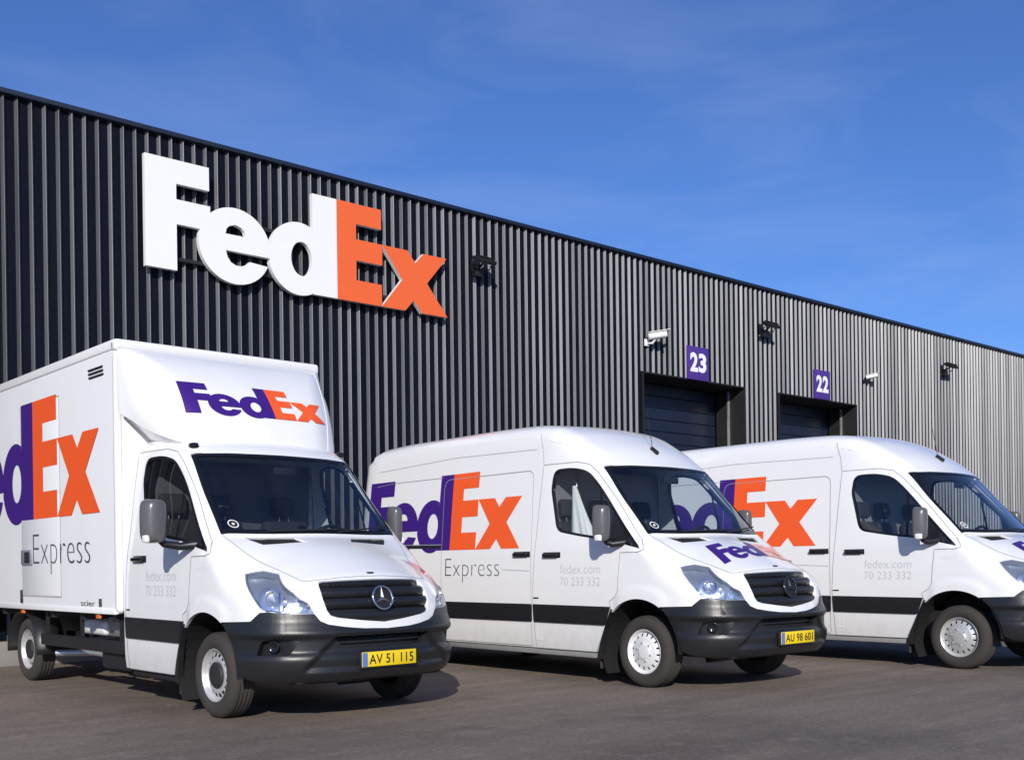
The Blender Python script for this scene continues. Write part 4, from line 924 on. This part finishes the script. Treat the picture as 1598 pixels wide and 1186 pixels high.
def build_van(name, loc, rz, label, plate, style, emblem):
    v = empty(name, loc, rz); tag(v, label, 'van', 'white high-roof delivery vans')
    B, near, sidetext = build_cab(v, 'van', style, True, plate, emblem)
    rf = roof(v, B, 'van', 5.80)
    ribbon('roof_seam', SEAM, rf, B, 'side', [(2.425, 2.25), (2.46, 2.42), (2.53, 2.60)], .006)
    gz = G_Z['van']; WB = 4.665
    sl = round_poly([(2.535, .335), (4.10, .335), (4.13, .85), (4.165, 2.205), (2.575, 2.205), (2.535, 1.1)], [.03, .03, .1, .12, .10, .1], 5)
    gy = np.linspace(2.50, 5.80, 30)
    side = [(2.512, .83), (2.47, .318), (WB - ARC_R - .02, .318)] + [(WB - ARC_R * math.cos(a), .35 + ARC_R * math.sin(a)) for a in np.linspace(.06, math.pi - .06, 18)] + [(WB + ARC_R + .02, .33), (5.80, .36)] + [(y, float(gz(y))) for y in gy[::-1]] + [(2.425, 2.25), (2.50, 1.1)]
    spn = patch('side_panel', WHITE, v, B, 'side', side, holes=[sl], grid=.13, res=.06, off=-.0005, rim=.02, key='side_panel')
    spf = patch('side_panel', WHITE, v, B, 'side', side, grid=.13, res=.06, off=-.0005, rim=.02, mirror=True, key='side_panel_far')
    # sliding door with a shallow pressed field
    ins = offset_poly(dens(sl, .05), .09)
    sd_ = patch('sliding_door', WHITE, v, B, 'side', sl, grid=.10, res=.05, rim=.02, key='sliding_door')
    ribbon('sliding_door_gap', SEAM, sd_, B, 'side', sl, .007, closed=True, off=.005)
    ribbon('panel_crease', SEAM, spn, B, 'side', [(4.20, 2.235), (5.24, 2.235), (5.62, 2.21)], .005, off=.005)
    ribbon('panel_crease', SEAM, spn, B, 'side', [(2.56, 2.43), (4.0, 2.455), (5.6, 2.40)], .004)
    ribbon('slide_rail', BLACK, spn, B, 'side', [(4.16, 1.415), (5.15, 1.43)], .034, .006)
    ribbon('slide_rail_edge', SEAM, spn, B, 'side', [(4.16, 1.440), (5.15, 1.455)], .008, .007)
    ribbon('waist_crease', SEAM, sd_, B, 'side', [(2.56, 1.128), (3.02, 1.145)], .004)
    
    for (y0, y1, par, kk) in ((2.528, 4.11, sd_, 'rub_slide'), (4.14, WB - .52, spn, 'rub_rear')):
        patch('rub_strip', PLASTIC, par, B, 'side', round_poly([(y0, .592), (y1, .592), (y1, .778), (y0, .778)], .012, 2), grid=.12, off=.016, rim=.018, key=kk)
    patch('rub_strip', PLASTIC, spf, B, 'side', round_poly([(2.53, .592), (WB - .52, .592), (WB - .52, .778), (2.53, .778)], .012, 2), grid=.12, off=.016, rim=.018, mirror=True, key='rub_far')
    ih = B.side([2.69], [1.30])[0]; hx = -abs(ih[0])
    hb = box('door_handle', hx - .044, hx - .02, 2.575, 2.81, 1.287, 1.323, GLOSSBLACK, sd_, bev=.010, seg=3); box('handle_recess', hx - .008, hx, 2.56, 2.825, 1.275, 1.336, PLASTIC, hb, bev=.003)
    for yy in (2.6, 2.785): box('handle_foot', hx - .03, hx, yy - .014, yy + .014, 1.293, 1.317, GLOSSBLACK, hb, bev=.004)
    # rear end
    e3 = B.side(np.full(20, 5.80), np.linspace(.36, float(gz(5.80)), 20))
    t3 = B.top(np.linspace(e3[-1][0], -e3[-1][0], 24), np.full(24, 5.80))
    loop = [(p[0], p[2]) for p in e3] + [(p[0], p[2]) for p in t3[1:-1]] + [(-p[0], p[2]) for p in e3[::-1]] + [(x, .36) for x in np.linspace(-e3[0][0], e3[0][0], 14)[1:-1]]
    rows = [[(q[0], y_, q[1]) for q in offset_poly(np.array(loop), d_)] for d_, y_ in ((0, 5.799), (.006, 5.87), (.024, 5.935), (.06, 5.98), (.11, 6.005), (.2, 6.012))]
    V, Fc = loft_grid(rows, True); n_ = len(loop); Fc.append(tuple(range(len(V) - n_, len(V))))
    o = pyobj('rear_door', V, Fc, WHITE, v, smooth=True); bm = bmesh.new(); bm.from_mesh(o.data); bmesh.ops.recalc_face_normals(bm, faces=bm.faces[:]); bm.to_mesh(o.data); bm.free()
    # cap between roof end and rear doors
    box('rear_bumper', -.95, .95, 5.94, 6.10, .36, .58, PLASTIC, v, bev=.04, seg=3)
    box('tail_lamp', -.985, -.90, 5.92, 6.01, 1.0, 1.5, mat('red_lens', (.5, .01, .01), .2), v, bev=.02); box('tail_lamp', .90, .985, 5.92, 6.01, 1.0, 1.5, MATS['red_lens'], v, bev=.02)
    box('load_floor', -.72, .72, 2.5, 5.75, .34, .66, CHASSIS, v, bev=.02); box('load_bay', -.90, .90, 2.5, 4.1, .45, .66, CHASSIS, v)
    for sx in (-1, 1):
        rows = [[(x, WB + .495 * math.cos(a), .35 + .495 * math.sin(a)) for a in np.linspace(.0, math.pi, 20)] for x in (sx * .99, sx * .6)]
        V, Fc = loft_grid(rows); pyobj('wheel_housing', V, Fc, BLACK, v); wheel(v, sx * .955, WB, .345, style, sx)
    # roof aerial
    p = B.top([.02], [1.70])[0]; q = B.top([.02], [1.78])[0]
    an = box('aerial_base', -.02 + p[0], .02 + p[0], -.06, .06, -.01, .035, BLACK, v, bev=.014, M=Matrix.Translation((0, p[1], p[2])) @ Matrix.Rotation(math.atan2(q[2] - p[2], q[1] - p[1]), 4, 'X'))
    tube('aerial', [(p[0], p[1] + .02, p[2] + .03), (p[0], p[1] + .10, p[2] + .45)], [.004, .0025], BLACK, an, 5)
    # side livery
    def pl(P):
        q = B.side(5.765 - .893 * P[:, 0], 1.375 + .886 * P[:, 1]); return q + B.norm(q) * .004
    glyphs_on(v, pl, 0)
    t = sidetext('Express', 4.062, 3.07, 1.005, 1.275, GREYVINYL, par=sd_, o_=-.022, split=True)
    text_obj('sill_sticker', 'ILI', lambda V: B.side(2.46 - .09 * V[:, 0], .40 + .14 * V[:, 1]) + [-.004, 0, 0], PALERVINYL, near)
    return v

def build_truck(loc, rz):
    v = empty('box_truck', loc, rz); tag(v, 'white box truck with tall cargo box and roof fairing, nearest the left edge', 'truck')
    B, near, sidetext = build_cab(v, 'truck', 'open', False, 'AV 51 115', CHROME)
    roof(v, B, 'truck', 2.555)
    box('cab_back', -.94, .94, 2.50, 2.53, .5, 2.26, WHITE, v)
    for sx in (-.74, .74):
        p = B.top([sx], [1.70])[0]; q = box('marker_lamp', p[0] - .03, p[0] + .03, p[1] - .04, p[1] + .05, p[2] - .02, p[2] + .03, GLOSSBLACK, v, bev=.012)
    # ---- cargo box
    X, Y0, Y1, Z0, Z1 = 1.06, 2.56, 7.45, .805, 3.275
    cb = box('cargo_box', -X, X, Y0, Y1, Z0, Z1 - .005, BOXWHITE, v, bev=.05, seg=4)
    for sx in (-1, 1):
        box('corner_post', sx * X - .05 if sx > 0 else -X - .006, X + .006 if sx > 0 else -X + .05, Y0 - .006, Y0 + .10, Z0 - .004, Z1 - .1, WHITE, cb, bev=.045, seg=4)
        box('top_rail', sx * X - .06 if sx > 0 else -X - .012, X + .012 if sx > 0 else -X + .06, Y0 + .02, Y1, Z1 - .085, Z1 + .012, WHITE, cb, bev=.02, seg=3)
        box('bottom_rail', sx * X - .05 if sx > 0 else -X - .008, X + .008 if sx > 0 else -X + .05, Y0 + .08, Y1, Z0 - .012, Z0 + .045, ALU if False else WHITE, cb, bev=.01)
    box('front_rail', -X - .012, X + .012, Y0 - .02, Y0 + .10, Z1 - .10, Z1 + .013, WHITE, cb, bev=.035, seg=4)
    # side door in the box, its frame lines, latch and vent
    sx0 = -X - .001
    bd = box('box_side_door', sx0 - .004, sx0, 3.965, 5.07, .945, 2.93, BOXWHITE, cb, bev=.002)
    for (ya, yb, za, zb) in ((3.955, 3.963, .93, 2.94), (5.072, 5.08, .93, 2.94), (3.955, 5.08, 2.935, 2.943), (3.955, 5.08, .932, .94)):
        box('door_gap', sx0 - .003, sx0, ya, yb, za, zb, SEAM, bd)
    lt = box('door_latch', sx0 - .025, sx0, 4.75, 5.06, 1.262, 1.425, LAMPGREY, bd, bev=.012); box('latch_paddle', sx0 - .034, sx0 - .022, 4.78, 4.93, 1.285, 1.40, HUBGREY, lt, bev=.008)
    box('door_hinge', sx0 - .02, sx0, 5.07, 5.11, .86, 1.0, HUBGREY, bd, bev=.006)
    for k in range(3): box('vent_louvre', sx0 - .012, sx0 + .004, 2.83 + .008 * k, 3.17 + .008 * k, 2.995 + .036 * k, 3.012 + .036 * k, BLACK, cb, bev=.004)
    # livery on the near side of the box
    glyphs_on(v, lambda P: np.stack([np.full(len(P), -X - .0065), 7.19 - 1.253 * P[:, 0], 1.738 + 1.225 * P[:, 1]], 1), 0, grid=None)
    text_obj('box_text', 'Express', lambda V: [(-X - .0065, 4.735 - 1.535 * p[0], 1.165 + .415 * p[1]) for p in V], GREYVINYL, v, offset=-.022, split=True)
    text_obj('maker_text', 'scier', lambda V: [(-X - .0065, 3.44 - .34 * p[0], .862 + .052 * p[1]) for p in V], GREYVINYL, v, offset=-.004)
    box('maker_mark', -X - .009, -X - .002, 2.94, 3.0, .862, .935, GREYVINYL, v, bev=.006)
    # ---- roof fairing
    rows = []
    rw = [(2.245, [(-.90, 2.40), (-.86, 2.05), (-.78, 1.84), (-.62, 1.74), (-.46, 1.695), (0, 1.665)]),
          (2.36, [(-.96, 2.45), (-.91, 2.12), (-.82, 1.90), (-.65, 1.79), (-.48, 1.735), (0, 1.70)]),
          (2.58, [(-1.04, 2.50), (-.97, 2.22), (-.86, 2.01), (-.69, 1.895), (-.54, 1.845), (0, 1.81)]),
          (2.80, [(-1.05, 2.52), (-1.0, 2.33), (-.91, 2.16), (-.76, 2.06), (-.62, 2.015), (0, 1.975)]),
          (3.00, [(-1.05, 2.535), (-1.02, 2.44), (-.95, 2.33), (-.84, 2.255), (-.72, 2.22), (0, 2.185)]),
          (3.13, [(-1.05, 2.545), (-1.035, 2.50), (-.98, 2.445), (-.90, 2.405), (-.82, 2.39), (0, 2.365)]),
          (3.19, [(-1.05, 2.55), (-1.04, 2.53), (-1.0, 2.51), (-.92, 2.495), (-.84, 2.485), (0, 2.475)])]
    zs = [r[0] for r in rw]; cols = []
    for j in range(6):
        cx = pchip(zs, [r[1][j][0] for r in rw]); cy = pchip(zs, [r[1][j][1] for r in rw]); cols.append((cx, cy))
    zz = np.linspace(zs[0], zs[-1], 40); grid_rows = []
    def lower(j): return [2.60, 2.42, 2.315, 2.272, 2.262, 2.258][j]
    for t in np.linspace(0, 1, 34):
        r = []
        for j in range(6):
            z0 = lower(j); z = z0 + (zs[-1] - z0) * t; r.append((float(cols[j][0](z)), float(cols[j][1](z)), z))
        half = catmull(r, 5); grid_rows.append([tuple(p) for p in half] + [(-p[0], p[1], p[2]) for p in half[::-1][1:]])
    V, Fc = loft_grid(grid_rows)
    fa = pyobj('roof_fairing', V, [f[::-1] for f in Fc], WHITE, v, smooth=True)
    # underside lip folding back to the box face
    n = len(grid_rows[0]); low = grid_rows[0]; back = [(p[0] * (.93 - .32 * min(1, max(0, (p[2] - 2.26) / .34))), min(p[1] + .16, 2.56), 2.235 + (p[2] - 2.258) * .28) for p in low]
    V2 = list(low) + back; pyobj('fairing_return', V2, [(i, i + 1, n + i + 1, n + i) for i in range(n - 1)], WHITE, fa, smooth=True)
    FR = np.array(grid_rows); 
    def fair_xy(x, z):
        # y of the fairing skin at (x, z): scan the grid rows
        out = []
        for xx, z_ in zip(np.atleast_1d(x), np.atleast_1d(z)):
            ys = []; zr = []
            for r in FR:
                k = np.argsort(r[:, 0]); ys.append(np.interp(xx, r[k, 0], r[k, 1])); zr.append(np.interp(xx, r[k, 0], r[k, 2]))
            out.append(np.interp(z_, zr, ys))
        return np.array(out)
    def pl(P):
        x = -.715 + P[:, 0] * .425; z = 2.575 + P[:, 1] * .30
        return np.stack([x, fair_xy(x, z) - .010, z + 0 * x], 1)
    glyphs_on(fa, pl, 0, grid=.06)
    # crease lines pressed into the fairing
    for sx in (-1, 1):
        Lz = np.linspace(2.27, 3.18, 24); Lx = sx * np.interp(Lz, [2.27, 3.18], [.66, .97]); p = np.stack([Lx, fair_xy(Lx, Lz) - .002, Lz], 1)
        tube('fairing_ridge', p, .004, WHITE, fa, 6)
    # ---- chassis, guards and tanks
    ch = box('chassis_rail', -.46, -.38, 2.2, 7.3, .52, .72, CHASSIS, v, bev=.006); box('chassis_rail', .38, .46, 2.2, 7.3, .52, .72, CHASSIS, v, bev=.006)
    for y in (2.8, 3.6, 4.4, 5.9, 6.8): box('cross_member', -1.0, 1.0, y - .04, y + .04, .72, .80, CHASSIS, v, bev=.004)
    for sx in (-1, 1):
        sg_ = box('side_guard', sx * .965 - .02, sx * .965 + .02, 2.62, 4.78, .425, .545, CHASSIS, v, bev=.008)
        for y in (2.75, 3.7, 4.65): box('guard_bracket', sx * .945 - .02, sx * .945 + .0, y - .03, y + .03, .43, .80, CHASSIS, sg_)
        rows = [[(x, 5.325 + .47 * math.cos(a), .35 + .42 * math.sin(a)) for a in np.linspace(-.1, math.pi + .1, 22)] for x in (sx * 1.0, sx * .70)]
        V, Fc = loft_grid(rows); mg = pyobj('mudguard', V, Fc, PLASTIC, v, smooth=True); md = mg.modifiers.new('thick', 'SOLIDIFY'); md.thickness = .015
        wheel(v, sx * .955, 5.325, .345, 'open', sx)
        for y in (3.10, 5.17, 6.9): box('side_marker', sx * 1.03 - .012, sx * 1.03 + .012, y - .05, y + .05, .745, .79, AMBER, v, bev=.01)
    tube('rear_axle', [(-.8, 5.325, .345), (.8, 5.325, .345)], .06, CHASSIS, v, 12); tube('prop_shaft', [(0, 2.3, .45), (0, 5.2, .38)], .045, ALU, v, 10)
    box('fuel_tank', -.93, -.55, 2.64, 3.30, .26, .50, CHASSIS, v, bev=.04, seg=3); box('battery_box', -.90, -.5, 2.60, 2.78, .44, .79, CHASSIS, v, bev=.01)
    box('air_tank', -.80, -.5, 3.55, 4.15, .55, .70, BOXWHITE, v, bev=.05, seg=3); tube('exhaust', [(-.5, 2.3, .30), (-.55, 3.4, .31), (-.55, 4.4, .33), (-.85, 4.7, .33)], .035, ALU, v, 8)
    box('tool_box', -.80, -.5, 2.85, 3.45, .56, .74, ALU, v, bev=.01)
    return v

VANS = {1: (4.920, 7.192, .01967), 2: (8.779, 6.049, -.016146), 3: (12.359, 4.703, -.009813)}
# ================================================================ PLACE THE VEHICLES
build_truck((VANS[1][0], VANS[1][1], 0), VANS[1][2])
build_van('delivery_van', (VANS[2][0], VANS[2][1], 0), VANS[2][2], 'white high-roof van parked in the middle, with yellow number plate and pale wheels', 'AU 98 601', 'pale', DARKCHROME)
build_van('delivery_van', (VANS[3][0], VANS[3][1], 0), VANS[3][2], 'white high-roof van at the right edge, its nose cut off by the frame', None, 'flat', DARKCHROME)

# white work jacket hanging behind the middle van's side window
jk = empty('hanging_jacket', (VANS[2][0], VANS[2][1], 0), VANS[2][2]); tag(jk, 'white cloth hanging inside the middle van behind its side window', 'jacket')
rows = []
for t in np.linspace(0, 1, 12):
    w = .02 + .115 * t ** .8; d = .02 + .05 * t; z = 2.02 - .56 * t; r = []
    for a in np.linspace(0, 2 * math.pi, 28, endpoint=False):
        f_ = 1 + .30 * math.sin(5 * a + 1.2) * t + .15 * math.sin(9 * a + 3 * t) * t
        r.append((-.72 + d * math.sin(a) * f_, 2.16 + w * math.cos(a) * f_ - .10 * t, z + .02 * math.sin(3 * a) * t))
    rows.append(r)
V, Fc = loft_grid(rows, True); pyobj('jacket_cloth', V, Fc, CLOTH, jk, smooth=True)
tube('hook', [(-.72, 2.12, 2.01), (-.72, 2.13, 2.06), (-.72, 2.17, 2.07)], .006, ALU, jk, 6)
